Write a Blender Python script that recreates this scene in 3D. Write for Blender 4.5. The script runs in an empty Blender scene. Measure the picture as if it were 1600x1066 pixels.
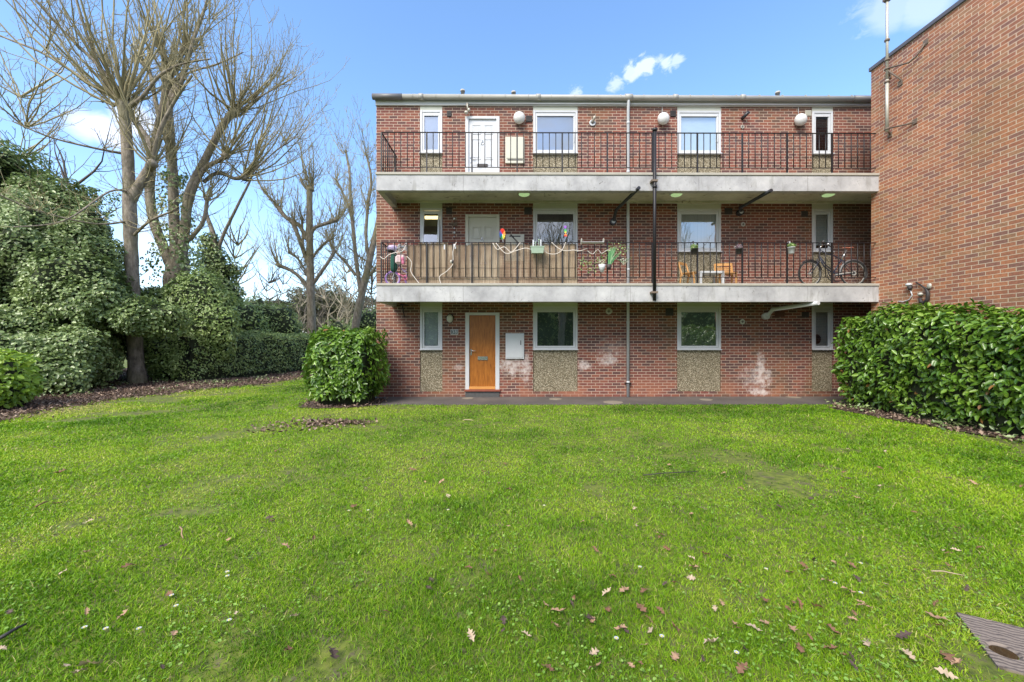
import bpy, bmesh, math, random
import numpy as np
from mathutils import Vector, Matrix
random.seed(7); rng = np.random.default_rng(11)
C = bpy.context.scene.collection
F, H, TH = 630.0, 1.5, 0.0048
def P(px, py, Y):
    """point of the plane y=Y seen at photo pixel px,py (1600 wide)"""
    u = (px - 800) / F; v = (533 - py) / F
    dx = u * math.cos(TH) + math.sin(TH); dy = math.cos(TH) - u * math.sin(TH)
    t = Y / dy
    return (dx * t, Y, H + v * t)
def G(px, py):
    u = (px - 800) / F; t = H * F / (py - 533)
    return ((u * math.cos(TH) + math.sin(TH)) * t, (math.cos(TH) - u * math.sin(TH)) * t)
YF, YW, YR = 9.54, 10.77, 9.62          # slab front, facade, railing
def X(px, Y=YW): return P(px, 533, Y)[0]
def Z(py, Y=YW): return P(800, py, Y)[2]
# ------------------------------------------------------------ materials
MATS = {}
class N:
    def __init__(s, name):
        s.m = bpy.data.materials.new(name); s.m.use_nodes = True
        s.t = s.m.node_tree; s.n = s.t.nodes; s.l = s.t.links
        s.b = s.n['Principled BSDF']; s.out = s.n['Material Output']
    def add(s, ty, **k):
        o = s.n.new(ty)
        for a, v in k.items(): setattr(o, a, v)
        return o
    def set(s, sock, v):
        if isinstance(v, bpy.types.NodeSocket): s.l.new(v, sock)
        elif isinstance(v, tuple) and len(v) == 3 and sock.type == 'RGBA': sock.default_value = (*v, 1)
        else: sock.default_value = v
    def math(s, op, a, b=0.0, c=None, clamp=False):
        o = s.add('ShaderNodeMath', operation=op, use_clamp=clamp)
        s.set(o.inputs[0], a); s.set(o.inputs[1], b)
        if c is not None: s.set(o.inputs[2], c)
        return o.outputs[0]
    def mix(s, f, a, b, mode='MIX'):
        o = s.add('ShaderNodeMix', data_type='RGBA', blend_type=mode)
        s.set(o.inputs[0], f); s.set(o.inputs[6], a); s.set(o.inputs[7], b)
        return o.outputs[2]
    def pos(s):
        return s.add('ShaderNodeNewGeometry').outputs['Position']
    def sep(s, v):
        o = s.add('ShaderNodeSeparateXYZ'); s.l.new(v, o.inputs[0]); return o.outputs
    def comb(s, x, y, z):
        o = s.add('ShaderNodeCombineXYZ')
        for i, v in enumerate((x, y, z)): s.set(o.inputs[i], v)
        return o.outputs[0]
    def noise(s, scale, detail=3, vec=None, rough=0.55, dist=0.0):
        o = s.add('ShaderNodeTexNoise'); o.inputs['Scale'].default_value = scale
        o.inputs['Detail'].default_value = detail; o.inputs['Roughness'].default_value = rough; o.inputs['Distortion'].default_value = dist
        s.l.new(vec if vec is not None else s.pos(), o.inputs['Vector']); return o.outputs['Fac']
    def scalev(s, v, sc):
        o = s.add('ShaderNodeMapping'); s.l.new(v, o.inputs[0]); o.inputs['Scale'].default_value = sc; return o.outputs[0]
    def ramp(s, f, stops, interp='LINEAR'):
        o = s.add('ShaderNodeValToRGB'); e = o.color_ramp; e.interpolation = interp
        while len(e.elements) < len(stops): e.elements.new(0.5)
        for q, (p_, c) in zip(e.elements, stops):
            q.position = p_; q.color = (*c, 1) if len(c) == 3 else c
        s.l.new(f, o.inputs[0]); return o.outputs[0]
    def smooth(s, v, a, b):
        o = s.add('ShaderNodeMapRange', interpolation_type='SMOOTHSTEP'); s.set(o.inputs[0], v)
        o.inputs[1].default_value = a; o.inputs[2].default_value = b; return o.outputs[0]
    def bump(s, h, strength=0.3, dist=0.01):
        o = s.add('ShaderNodeBump'); o.inputs['Strength'].default_value = strength; o.inputs['Distance'].default_value = dist
        s.l.new(h, o.inputs['Height']); s.l.new(o.outputs[0], s.b.inputs['Normal'])
    def base(s, c): s.set(s.b.inputs['Base Color'], c)
    def attr(s, name): return s.add('ShaderNodeAttribute', attribute_name=name).outputs['Fac']
def flat(name, col, rough=0.5, metal=0.0, var=0.12, sc=9.0, bump=0.0):
    n = N(name); f = n.noise(sc, 4)
    n.base(n.mix(f, tuple(c * (1 - var) for c in col), tuple(min(1, c * (1 + var)) for c in col)))
    n.b.inputs['Roughness'].default_value = rough; n.b.inputs['Metallic'].default_value = metal
    if bump: n.bump(n.noise(sc * 6, 3), bump, 0.004)
    MATS[name] = n.m; return n.m
def brick(name, pal, mortar, spots=(), orange_base=False, moss=0.0, xoff=0.0, mw=0.165):
    n = N(name); p = n.sep(n.pos())
    h = n.math('ADD', n.math('ADD', p[0], p[1]), xoff)
    wob = n.math('MULTIPLY', n.math('SUBTRACT', n.noise(2.5, 2), 0.5), 0.006)
    zr = n.math('DIVIDE', n.math('ADD', p[2], wob), 0.075); row = n.math('FLOOR', zr); fz = n.math('FRACT', zr)
    off = n.math('MULTIPLY', n.math('MODULO', n.math('ADD', row, 50), 2.0), 0.5)
    hx = n.math('ADD', n.math('ADD', n.math('DIVIDE', h, 0.225), off), 200.0)
    col = n.math('FLOOR', hx); fx = n.math('FRACT', hx)
    wn = n.add('ShaderNodeTexWhiteNoise', noise_dimensions='2D'); n.l.new(n.comb(col, row, 0.0), wn.inputs['Vector'])
    r = wn.outputs['Value']
    c = n.ramp(r, [(i / len(pal), q) for i, q in enumerate(pal)], 'CONSTANT')
    c = n.mix(0.25, c, n.ramp(n.noise(30, 4), [(0.3, (0.35, 0.35, 0.35)), (0.7, (0.9, 0.85, 0.8))]), 'MULTIPLY') if False else c
    g = n.noise(28, 4)
    c = n.mix(n.smooth(g, 0.3, 0.75), n.mix(0.35, c, (0.05, 0.03, 0.025)), c)
    edge = n.math('MULTIPLY', n.math('SUBTRACT', n.noise(60, 2), 0.5), 0.06)
    mz = n.math('LESS_THAN', n.math('ADD', fz, edge), mw); mx = n.math('LESS_THAN', n.math('ADD', fx, n.math('MULTIPLY', edge, 0.4)), 0.056)
    m = n.math('MAXIMUM', mz, mx)
    mc = n.mix(n.noise(1.3, 4), tuple(v * 0.72 for v in mortar), mortar)
    c = n.mix(m, c, mc)
    dirt = n.smooth(n.noise(0.55, 5, dist=0.6), 0.42, 0.72)
    c = n.mix(n.math('MULTIPLY', dirt, 0.22), c, (0.06, 0.055, 0.03), 'MIX')
    if moss:
        mm = n.math('MULTIPLY', n.smooth(n.noise(0.9, 5, vec=n.scalev(n.pos(), (1, 1, 0.35))), 0.52, 0.7), moss)
        c = n.mix(mm, c, (0.16, 0.12, 0.03))
    if orange_base:
        o = n.math('MULTIPLY', n.smooth(p[2], 0.75, 0.05), n.smooth(n.noise(1.4, 4), 0.42, 0.62))
        c = n.mix(n.math('MULTIPLY', o, 0.5), c, (0.36, 0.15, 0.085))
    for (sx, sz, rx, rz, am) in spots:
        dx = n.math('DIVIDE', n.math('SUBTRACT', p[0], sx), rx); dz = n.math('DIVIDE', n.math('SUBTRACT', p[2], sz), rz)
        d = n.math('ADD', n.math('MULTIPLY', dx, dx), n.math('MULTIPLY', dz, dz))
        d = n.math('ADD', d, n.math('MULTIPLY', n.math('SUBTRACT', n.noise(8, 7, rough=0.72), 0.5), 5.0))
        a = n.math('MULTIPLY', n.smooth(d, 1.2, -0.9), am)
        c = n.mix(a, c, (0.62, 0.55, 0.52))
    n.base(c); n.b.inputs['Roughness'].default_value = 0.88
    n.bump(n.math('ADD', n.math('MULTIPLY', m, -0.8), n.math('MULTIPLY', g, 0.3)), 0.55, 0.006)
    MATS[name] = n.m; return n.m
def foliage(name, stops, rough=0.42, trans=0.22, spec=0.5):
    n = N(name); t = n.attr('tint'); c = n.ramp(t, stops)
    n.base(c); n.b.inputs['Roughness'].default_value = rough; n.b.inputs['Specular IOR Level'].default_value = spec
    tr = n.add('ShaderNodeBsdfTranslucent'); n.l.new(c, tr.inputs[0])
    mx = n.add('ShaderNodeMixShader'); mx.inputs[0].default_value = trans
    n.l.new(n.b.outputs[0], mx.inputs[1]); n.l.new(tr.outputs[0], mx.inputs[2]); n.l.new(mx.outputs[0], n.out.inputs[0])
    MATS[name] = n.m; return n.m
# ------------------------------------------------------------ mesh helpers
def tag(o, label=None, cat=None, group=None, kind=None):
    if label: o['label'] = label
    if cat: o['category'] = cat
    if group: o['group'] = group
    if kind: o['kind'] = kind
    return o
def empty(name, loc, label, cat, group=None, rz=0.0):
    o = bpy.data.objects.new(name, None); C.objects.link(o); o.location = loc; o.rotation_euler = (0, 0, rz)
    o.empty_display_size = 0.2
    return tag(o, label, cat, group)
def link(name, me, mat, parent=None):
    o = bpy.data.objects.new(name, me); C.objects.link(o)
    if mat is not None and not me.materials:
        me.materials.append(MATS[mat] if isinstance(mat, str) else mat)
    if parent is not None:
        o.parent = parent
    return o
class MB:
    """collects shapes in world coordinates; build() links ONE object (origin at the parent's)"""
    def __init__(s): s.b = bmesh.new()
    def box(s, x0, x1, y0, y1, z0, z1, bev=0.0, M=None):
        vs = [s.b.verts.new(v) for v in ((x0,y0,z0),(x1,y0,z0),(x1,y1,z0),(x0,y1,z0),(x0,y0,z1),(x1,y0,z1),(x1,y1,z1),(x0,y1,z1))]
        fs = [s.b.faces.new([vs[i] for i in f]) for f in ((0,3,2,1),(4,5,6,7),(0,1,5,4),(1,2,6,5),(2,3,7,6),(3,0,4,7))]
        if bev:
            es = list({e for f in fs for e in f.edges})
            r = bmesh.ops.bevel(s.b, geom=es, offset=bev, segments=1, affect='EDGES', profile=0.5)
            vs = list({v for f in r['faces'] for v in f.verts} | {v for v in vs if v.is_valid})
        if M is not None:
            for v in vs: v.co = M @ v.co
        return s
    def tube(s, pts, rad, n=8, cap=True, smooth=True):
        pts = [Vector(p) for p in pts]
        if not hasattr(rad, '__len__'): rad = [rad] * len(pts)
        rings = []; up = None
        for i, p in enumerate(pts):
            a = pts[max(0, i-1)]; c = pts[min(len(pts)-1, i+1)]; d = (c - a).normalized()
            if up is None: up = Vector((0,0,1)) if abs(d.z) < 0.9 else Vector((1,0,0))
            sx = d.cross(up)
            if sx.length < 1e-5: sx = d.cross(Vector((0,1,0)))
            sx.normalize(); sy = sx.cross(d); up = sy
            rings.append([s.b.verts.new(p + (sx*math.cos(k*2*math.pi/n) + sy*math.sin(k*2*math.pi/n))*rad[i]) for k in range(n)])
        for r0, r1 in zip(rings, rings[1:]):
            for k in range(n):
                f = s.b.faces.new((r0[k], r0[(k+1)%n], r1[(k+1)%n], r1[k])); f.smooth = smooth
        if cap:
            s.b.faces.new(rings[0]); s.b.faces.new(list(reversed(rings[-1])))
        return s
    def ring(s, c, axis_u, axis_v, R, r, n=28, m=6):
        c = Vector(c); u = Vector(axis_u).normalized(); v = Vector(axis_v).normalized(); w = u.cross(v)
        vs = []
        for i in range(n):
            a = 2*math.pi*i/n; d = u*math.cos(a) + v*math.sin(a)
            vs.append([s.b.verts.new(c + d*(R + r*math.cos(2*math.pi*k/m)) + w*r*math.sin(2*math.pi*k/m)) for k in range(m)])
        for i in range(n):
            for k in range(m):
                f = s.b.faces.new((vs[i][k], vs[(i+1)%n][k], vs[(i+1)%n][(k+1)%m], vs[i][(k+1)%m])); f.smooth = True
        return s
    def ball(s, c, rx, ry, rz, n=12, m=8):
        r = bmesh.ops.create_uvsphere(s.b, u_segments=n, v_segments=m, radius=1.0)
        for v in r['verts']: v.co = Vector((c[0]+v.co.x*rx, c[1]+v.co.y*ry, c[2]+v.co.z*rz))
        for v in r['verts']:
            for f in v.link_faces: f.smooth = True
        return s
    def prism(s, poly, d):
        """poly: 3-D points (planar), d: extrusion vector"""
        a = [s.b.verts.new(p) for p in poly]; b = [s.b.verts.new(Vector(p)+Vector(d)) for p in poly]
        s.b.faces.new(a); s.b.faces.new(list(reversed(b)))
        for i in range(len(a)): s.b.faces.new((a[i], b[i], b[(i+1)%len(a)], a[(i+1)%len(a)]))
        return s
    def lathe(s, c, prof, n=14):
        rings = []
        for r, z in prof: rings.append([s.b.verts.new((c[0]+r*math.cos(2*math.pi*k/n), c[1]+r*math.sin(2*math.pi*k/n), c[2]+z)) for k in range(n)])
        for r0, r1 in zip(rings, rings[1:]):
            for k in range(n):
                f = s.b.faces.new((r0[k], r0[(k+1)%n], r1[(k+1)%n], r1[k])); f.smooth = True
        s.b.faces.new(rings[0]); s.b.faces.new(rings[-1])
        return s
    def build(s, name, mat, parent=None, origin=None):
        bmesh.ops.recalc_face_normals(s.b, faces=s.b.faces[:])
        me = bpy.data.meshes.new(name)
        off = Vector((0,0,0))
        if parent is not None:
            q = parent
            while q is not None: off += q.location; q = q.parent
        elif origin is not None: off = Vector(origin)
        for v in s.b.verts: v.co -= off
        s.b.to_mesh(me); s.b.free()
        o = link(name, me, mat, parent)
        if parent is None and origin is not None: o.location = origin
        return o
def npmesh(name, V, faces, tint=None, smooth=False):
    """V (n,3); faces: list of (m,k) index arrays"""
    me = bpy.data.meshes.new(name)
    me.vertices.add(len(V)); me.vertices.foreach_set('co', np.asarray(V, np.float32).ravel())
    loops = np.concatenate([f.ravel() for f in faces]).astype(np.int32)
    cnt = np.concatenate([np.full(len(f), f.shape[1]) for f in faces])
    st = np.concatenate([[0], np.cumsum(cnt)[:-1]]).astype(np.int32)
    me.loops.add(len(loops)); me.loops.foreach_set('vertex_index', loops)
    me.polygons.add(len(cnt)); me.polygons.foreach_set('loop_start', st)
    if smooth: me.polygons.foreach_set('use_smooth', np.ones(len(cnt), bool))
    me.update(calc_edges=True)
    if tint is not None:
        a = me.attributes.new('tint', 'FLOAT', 'POINT'); a.data.foreach_set('value', np.asarray(tint, np.float32))
    return me
def unit(a): return a / np.maximum(np.linalg.norm(a, axis=1, keepdims=True), 1e-9)
def hsh(ix, iy, iz, seed):
    h = (ix * 374761393 + iy * 668265263 + iz * 2147483647 + seed * 974634777) & 0xffffffff
    h = ((h ^ (h >> 13)) * 1274126177) & 0xffffffff
    return ((h ^ (h >> 16)) & 0xffff) / 65535.0
def vnoise(Pn, scale, seed=0):
    q = np.asarray(Pn) * scale; i = np.floor(q).astype(np.int64); f = q - i; f = f * f * (3 - 2 * f)
    out = 0
    for a in (0, 1):
        for b in (0, 1):
            for c in (0, 1):
                w = (f[:,0] if a else 1-f[:,0]) * (f[:,1] if b else 1-f[:,1]) * (f[:,2] if c else 1-f[:,2])
                out = out + w * hsh(i[:,0]+a, i[:,1]+b, i[:,2]+c, seed)
    return out
def leaves(Pn, Nn, size, aspect=0.45, droop=0.4, jit=0.7, tint=None, fold=0.25, seed=1, up=0.0):
    """Pn positions, Nn outward normals -> folded six-sided leaves, two quads each"""
    r = np.random.default_rng(seed); n = len(Pn)
    nn = unit(Nn + r.normal(0, jit * 0.6, (n, 3)) + np.array([0, 0, up]))
    ax = unit(r.normal(0, 1, (n, 3)) * 0.9 + np.array([0, 0, -droop]) + Nn * 0.5)
    ax = unit(ax - nn * np.sum(ax * nn, 1, keepdims=True)); sd = np.cross(nn, ax)
    L = (size * r.uniform(0.65, 1.25, n))[:, None]; W = L * aspect
    tpl = [(0, 0, 0), (0.38, 0.5, fold), (0.75, 0.36, fold*0.8), (1.0, 0, -0.06), (0.75, -0.36, fold*0.8), (0.38, -0.5, fold)]
    V = np.stack([Pn + ax*L*(a) + sd*W*b + nn*W*c for a, b, c in tpl], 1).reshape(-1, 3)
    k = np.arange(n)[:, None] * 6
    t = r.uniform(0, 1, n) if tint is None else tint
    return V, np.concatenate([k + np.array([[0, 1, 2, 3]]), k + np.array([[0, 3, 4, 5]])]), np.repeat(t, 6)
# ------------------------------------------------------------ material library
facade_spots = [(X(800), Z(572), 0.38, 0.3, 1.0), (X(822), Z(575), 0.14, 0.42, 0.9), (X(717), Z(574), 0.15, 0.08, 0.6),
    (X(912), Z(571), 0.24, 0.16, 1.0), (X(950), Z(562), 0.33, 0.2, 0.9), (X(1188), Z(568), 0.15, 0.36, 1.0), (X(1187), Z(613), 0.36, 0.10, 1.0), (X(1190), Z(590), 0.24, 0.3, 0.8), (X(1180), Z(590), 0.5, 0.4, 0.45),
    (X(960), Z(545), 0.55, 0.35, 0.25)]
brick('facade_brick', [(0.225,0.072,0.052),(0.18,0.058,0.046),(0.26,0.086,0.056),(0.11,0.048,0.046),(0.20,0.062,0.050),(0.245,0.078,0.050),(0.13,0.056,0.052)],
      (0.54,0.42,0.33), facade_spots, True, 0.2)
brick('gable_brick', [(0.46,0.185,0.10),(0.41,0.16,0.095),(0.52,0.205,0.10),(0.34,0.15,0.105),(0.48,0.225,0.12),(0.43,0.165,0.09),(0.54,0.22,0.11),(0.42,0.215,0.115),(0.31,0.145,0.108)],
      (0.74,0.60,0.44), (), False, 0.2, 0.06, 0.15)
n = N('pebbledash'); v = n.add('ShaderNodeTexVoronoi'); v.inputs['Scale'].default_value = 60; n.l.new(n.pos(), v.inputs['Vector'])
c = n.ramp(n.sep(v.outputs['Color'])[0], [(0, (0.12,0.095,0.06)), (0.2, (0.30,0.25,0.17)), (0.5, (0.46,0.40,0.28)), (0.8, (0.60,0.53,0.39)), (1, (0.7,0.65,0.52))])
c = n.mix(n.smooth(v.outputs['Distance'], 0.25, 0.6), c, (0.12,0.10,0.06)); n.base(c); n.b.inputs['Roughness'].default_value = 0.85
n.bump(v.outputs['Distance'], 0.6, -0.006); MATS['pebbledash'] = n.m
n = N('slab_concrete'); p = n.pos(); a = n.noise(1.7, 6, rough=0.65); s = n.noise(5, 5, vec=n.scalev(p, (1.2, 1, 0.28)), rough=0.7)
c = n.ramp(a, [(0.3, (0.29,0.29,0.30)), (0.5, (0.41,0.41,0.42)), (0.72, (0.53,0.53,0.53))])
c = n.mix(n.math('MULTIPLY', n.smooth(s, 0.52, 0.70), 0.4), c, (0.17,0.165,0.14))
c = n.mix(n.math('MULTIPLY', n.smooth(n.noise(11, 6, dist=1.2, rough=0.7), 0.60, 0.68), 0.7), c, (0.10,0.095,0.085))
pz = n.sep(p)
for cx in (X(1092, YF), X(985, YF), X(1262, YF), X(724, YF)):
    d = n.math('ABSOLUTE', n.math('SUBTRACT', n.math('ADD', pz[0], n.math('MULTIPLY', n.noise(6, 3), 0.03)), cx + 0.015))
    c = n.mix(n.math('MULTIPLY', n.smooth(d, 0.012, 0.002), 0.5 if cx < 4 else 0.45), c, (0.12,0.11,0.10))
n.base(c); n.b.inputs['Roughness'].default_value = 0.8; n.bump(n.noise(45, 4), 0.35, 0.004); MATS['slab_concrete'] = n.m
n = N('soffit_paint'); a = n.noise(1.1, 6, rough=0.65)
c = n.ramp(a, [(0.3, (0.34,0.33,0.24)), (0.55, (0.56,0.55,0.43)), (0.8, (0.64,0.63,0.51))])
c = n.mix(n.math('MULTIPLY', n.smooth(n.noise(3.5, 5, dist=1.5), 0.6, 0.7), 0.7), c, (0.10,0.085,0.05)); n.base(c)
n.b.inputs['Roughness'].default_value = 0.8; MATS['soffit_paint'] = n.m
flat('lip_stone', (0.38,0.36,0.31), 0.8, var=0.2, sc=4, bump=0.2)
flat('white_plastic', (0.56,0.575,0.60), 0.35, var=0.05)
flat('white_paint', (0.55,0.56,0.57), 0.45, var=0.07, sc=4)
flat('cream_paint', (0.52,0.51,0.43), 0.5, var=0.08, sc=4)
flat('trim_paint', (0.50,0.51,0.43), 0.55, var=0.1, sc=3)
flat('gutter_grey', (0.36,0.355,0.33), 0.45, var=0.2, sc=3)
flat('gutter_dark', (0.15,0.145,0.15), 0.45, var=0.2, sc=3)
flat('pipe_grey', (0.50,0.52,0.54), 0.45, var=0.1, sc=4)
flat('black_metal', (0.010,0.009,0.011), 0.5, var=0.4, sc=14)
flat('black_plastic', (0.02,0.02,0.025), 0.35, var=0.3)
flat('rust_metal', (0.16,0.12,0.09), 0.7, var=0.3, sc=20)
flat('galvanised', (0.46,0.44,0.38), 0.5, 0.3, var=0.2, sc=8)
flat('chrome', (0.62,0.63,0.65), 0.25, 0.9)
flat('vent_dark', (0.035,0.03,0.03), 0.6)
flat('vent_brown', (0.10,0.04,0.03), 0.7)
flat('clay_pipe', (0.42,0.40,0.36), 0.7)
flat('roof_felt', (0.09,0.09,0.10), 0.8)
flat('coping_metal', (0.11,0.105,0.12), 0.5, var=0.15, sc=2)
flat('sill_red', (0.23,0.06,0.035), 0.6, var=0.2)
flat('step_dark', (0.075,0.075,0.075), 0.85, var=0.3, sc=12)
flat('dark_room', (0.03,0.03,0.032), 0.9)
flat('reflection_curtain', (0.10,0.13,0.09), 0.9, var=0.35, sc=5)  # curtain added to lift dark panes, garden reflection put into its colour
flat('drain_iron', (0.22,0.19,0.15), 0.75, var=0.25, sc=12)
flat('slate_plate', (0.10,0.12,0.12), 0.5)
flat('pine_wood', (0.52,0.27,0.09), 0.5, var=0.25, sc=12)
flat('sage_plastic', (0.33,0.43,0.33), 0.45)
flat('green_cloth', (0.015,0.09,0.065), 0.8)
flat('purple_rubber', (0.34,0.18,0.50), 0.5)
flat('lilac_plastic', (0.55,0.45,0.68), 0.35)
flat('pink_plastic', (0.72,0.20,0.33), 0.4)
flat('blush_cloth', (0.72,0.55,0.56), 0.8)
flat('navy_paint', (0.02,0.028,0.055), 0.3)
flat('tyre_rubber', (0.03,0.03,0.03), 0.7)
flat('tan_leather', (0.30,0.10,0.06), 0.5)
flat('rope_white', (0.66,0.60,0.54), 0.8)
flat('soil', (0.035,0.025,0.018), 0.95, var=0.4, sc=25, bump=0.5)
for nm, c in (('sail_red',(0.8,0.05,0.03)),('sail_orange',(0.85,0.28,0.03)),('sail_yellow',(0.8,0.62,0.05)),('sail_green',(0.08,0.42,0.1)),('sail_blue',(0.05,0.2,0.65)),('sail_violet',(0.3,0.1,0.5))): flat(nm, c, 0.5)
n = N('oak_door'); p = n.scalev(n.pos(), (9, 9, 0.9)); f = n.noise(3.2, 6, vec=p, dist=1.2)
c = n.ramp(f, [(0.3, (0.20,0.062,0.010)), (0.5, (0.33,0.115,0.018)), (0.72, (0.43,0.16,0.028))]); n.base(c); n.b.inputs['Roughness'].default_value = 0.35; MATS['oak_door'] = n.m
flat('oak_sill', (0.58,0.27,0.075), 0.4)
n = N('bamboo_screen'); p = n.pos(); f = n.noise(34, 3, vec=n.scalev(p, (2.2, 1, 0.05))); g = n.noise(1.8, 5, vec=n.scalev(p, (1, 1, 0.7)))
c = n.ramp(f, [(0.25, (0.09,0.06,0.038)), (0.42, (0.27,0.195,0.125)), (0.6, (0.40,0.31,0.21)), (0.78, (0.55,0.45,0.34))])
c = n.mix(n.math('MULTIPLY', n.smooth(g, 0.42, 0.64), 0.7), c, (0.17,0.11,0.065))
n.base(c); n.b.inputs['Roughness'].default_value = 0.75; n.bump(f, 0.6, 0.01); MATS['bamboo_screen'] = n.m
def glow(name, col, st):
    n = N(name); n.base(col); n.b.inputs['Emission Color'].default_value = (*col, 1); n.b.inputs['Emission Strength'].default_value = st; MATS[name] = n.m
glow('lamp_globe', (0.62,0.62,0.61), 0.0); glow('soffit_lamp', (0.42,0.62,0.30), 0.25); glow('strip_lamp', (1.0,0.78,0.36), 1.3)
n = N('glass'); tb = n.add('ShaderNodeBsdfTransparent'); tb.inputs[0].default_value = (0.88,0.91,0.91,1)
gl = n.add('ShaderNodeBsdfGlossy'); gl.inputs['Roughness'].default_value = 0.012; gl.inputs[0].default_value = (0.93,0.95,0.97,1)
fr = n.add('ShaderNodeFresnel'); fr.inputs[0].default_value = 1.52
fc = n.math('MULTIPLY_ADD', fr.outputs[0], 1.6, 0.19, clamp=True)
wv = n.add('ShaderNodeBump'); wv.inputs['Strength'].default_value = 0.03; wv.inputs['Distance'].default_value = 0.05; n.l.new(n.noise(1.8, 2), wv.inputs['Height']); n.l.new(wv.outputs[0], gl.inputs['Normal'])
mx = n.add('ShaderNodeMixShader'); n.l.new(fc, mx.inputs[0]); n.l.new(tb.outputs[0], mx.inputs[1]); n.l.new(gl.outputs[0], mx.inputs[2]); n.l.new(mx.outputs[0], n.out.inputs[0]); MATS['glass'] = n.m
flat('net_blind', (0.74,0.75,0.84), 0.9, var=0.06, sc=2); flat('pale_blind', (0.52,0.57,0.54), 0.9, var=0.08, sc=3)
n = N('slat_blind'); z = n.sep(n.pos())[2]; f = n.math('FRACT', n.math('DIVIDE', z, 0.025))
n.base(n.mix(n.smooth(f, 0.6, 0.9), (0.72,0.76,0.74), (0.42,0.46,0.45))); MATS['slat_blind'] = n.m
n = N('net_curtain'); q = n.sep(n.pos())[0]; f = n.noise(1, 2, vec=n.comb(n.math('MULTIPLY', q, 26), 0.0, 0.0)); n.base(n.mix(f, (0.20,0.22,0.20), (0.55,0.58,0.56))); MATS['net_curtain'] = n.m
# bark
n = N('bark'); p = n.pos(); f = n.noise(9, 6, vec=n.scalev(p, (1, 1, 0.4)), rough=0.7); g = n.noise(0.8, 4)
c = n.ramp(f, [(0.3, (0.09,0.075,0.055)), (0.5, (0.22,0.185,0.145)), (0.72, (0.38,0.33,0.27))])
c = n.mix(n.math('MULTIPLY', n.smooth(g, 0.45, 0.7), 0.5), c, (0.17,0.165,0.06)); n.base(c); n.b.inputs['Roughness'].default_value = 0.9; n.bump(f, 1.0, 0.04); MATS['bark'] = n.m
n = N('shoot_bark'); c = n.ramp(n.noise(1.2, 4), [(0.3, (0.17,0.145,0.075)), (0.55, (0.30,0.26,0.14)), (0.75, (0.42,0.37,0.23))]); n.base(c); n.b.inputs['Roughness'].default_value = 0.8; MATS['shoot_bark'] = n.m
flat('twig_dark', (0.10,0.085,0.068), 0.85, var=0.3, sc=3); flat('twig_pale', (0.30,0.26,0.19), 0.85, var=0.3, sc=3)
flat('thicket_dark', (0.025,0.036,0.014), 0.95, var=0.5, sc=3); flat('hedge_dark', (0.022,0.030,0.010), 0.95, var=0.5, sc=6)  # fill of the solid cores, interior darkness put into the colour
foliage('laurel_leaf', [(0, (0.040,0.105,0.012)), (0.35, (0.10,0.205,0.02)), (0.7, (0.19,0.33,0.035)), (0.93, (0.27,0.38,0.07)), (0.99, (0.42,0.43,0.12)), (1, (0.32,0.16,0.05))], 0.30, 0.22, 0.6)
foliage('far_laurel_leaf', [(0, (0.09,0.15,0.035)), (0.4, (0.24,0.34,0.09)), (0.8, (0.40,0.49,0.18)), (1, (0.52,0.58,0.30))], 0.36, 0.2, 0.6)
foliage('ivy_leaf', [(0, (0.08,0.13,0.04)), (0.35, (0.19,0.27,0.09)), (0.75, (0.33,0.42,0.17)), (1, (0.50,0.56,0.30))], 0.32, 0.25, 0.6)
foliage('bright_leaf', [(0, (0.12,0.22,0.02)), (0.5, (0.26,0.42,0.04)), (1, (0.45,0.56,0.09))], 0.4, 0.25)
foliage('conifer_leaf', [(0, (0.05,0.06,0.03)), (0.6, (0.12,0.13,0.07)), (1, (0.24,0.21,0.12))], 0.7, 0.1, 0.2)
foliage('grass_blade', [(0, (0.06,0.16,0.005)), (0.3, (0.17,0.345,0.009)), (0.6, (0.30,0.48,0.017)), (0.85, (0.42,0.52,0.04)), (1, (0.58,0.52,0.20))], 0.5, 0.35, 0.3)
foliage('clover_leaf', [(0, (0.15,0.28,0.03)), (0.6, (0.20,0.37,0.05)), (1, (0.30,0.45,0.10))], 0.5, 0.25, 0.4)
foliage('dead_leaf', [(0, (0.07,0.045,0.036)), (0.35, (0.19,0.13,0.10)), (0.7, (0.38,0.28,0.21)), (1, (0.58,0.46,0.36))], 0.75, 0.15, 0.2)
for nm, cc in (('leaf_tan',(0.36,0.22,0.13)),('leaf_brown',(0.19,0.095,0.05)),('leaf_dark',(0.075,0.045,0.035)),('leaf_pale',(0.45,0.34,0.23))): flat(nm, cc, 0.7, var=0.3, sc=60)
foliage('cane_leaf', [(0, (0.10,0.30,0.12)), (0.6, (0.22,0.50,0.22)), (1, (0.5,0.65,0.42))], 0.5, 0.3)
foliage('pot_leaf', [(0, (0.10,0.20,0.05)), (0.6, (0.25,0.40,0.12)), (1, (0.45,0.50,0.22))], 0.5, 0.3)
foliage('heather', [(0, (0.16,0.07,0.11)), (0.6, (0.40,0.34,0.36)), (1, (0.62,0.58,0.58))], 0.6, 0.3)
foliage('pale_petal', [(0, (0.45,0.48,0.30)), (0.6, (0.62,0.66,0.52)), (1, (0.78,0.80,0.72))], 0.5, 0.3)
n = N('lawn_earth'); f = n.noise(1.1, 6); g = n.noise(14, 5)
c = n.ramp(g, [(0.3, (0.045,0.06,0.010)), (0.5, (0.11,0.14,0.016)), (0.75, (0.20,0.23,0.028))])
c2 = n.ramp(n.noise(40, 4), [(0.3, (0.05,0.037,0.022)), (0.7, (0.13,0.10,0.07))])
c = n.mix(n.math('MULTIPLY', n.smooth(n.noise(7, 6, rough=0.75), 0.52, 0.62), 0.8), c, c2); n.base(c); n.b.inputs['Roughness'].default_value = 0.95; n.bump(g, 0.5, 0.02); MATS['lawn_earth'] = n.m
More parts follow.
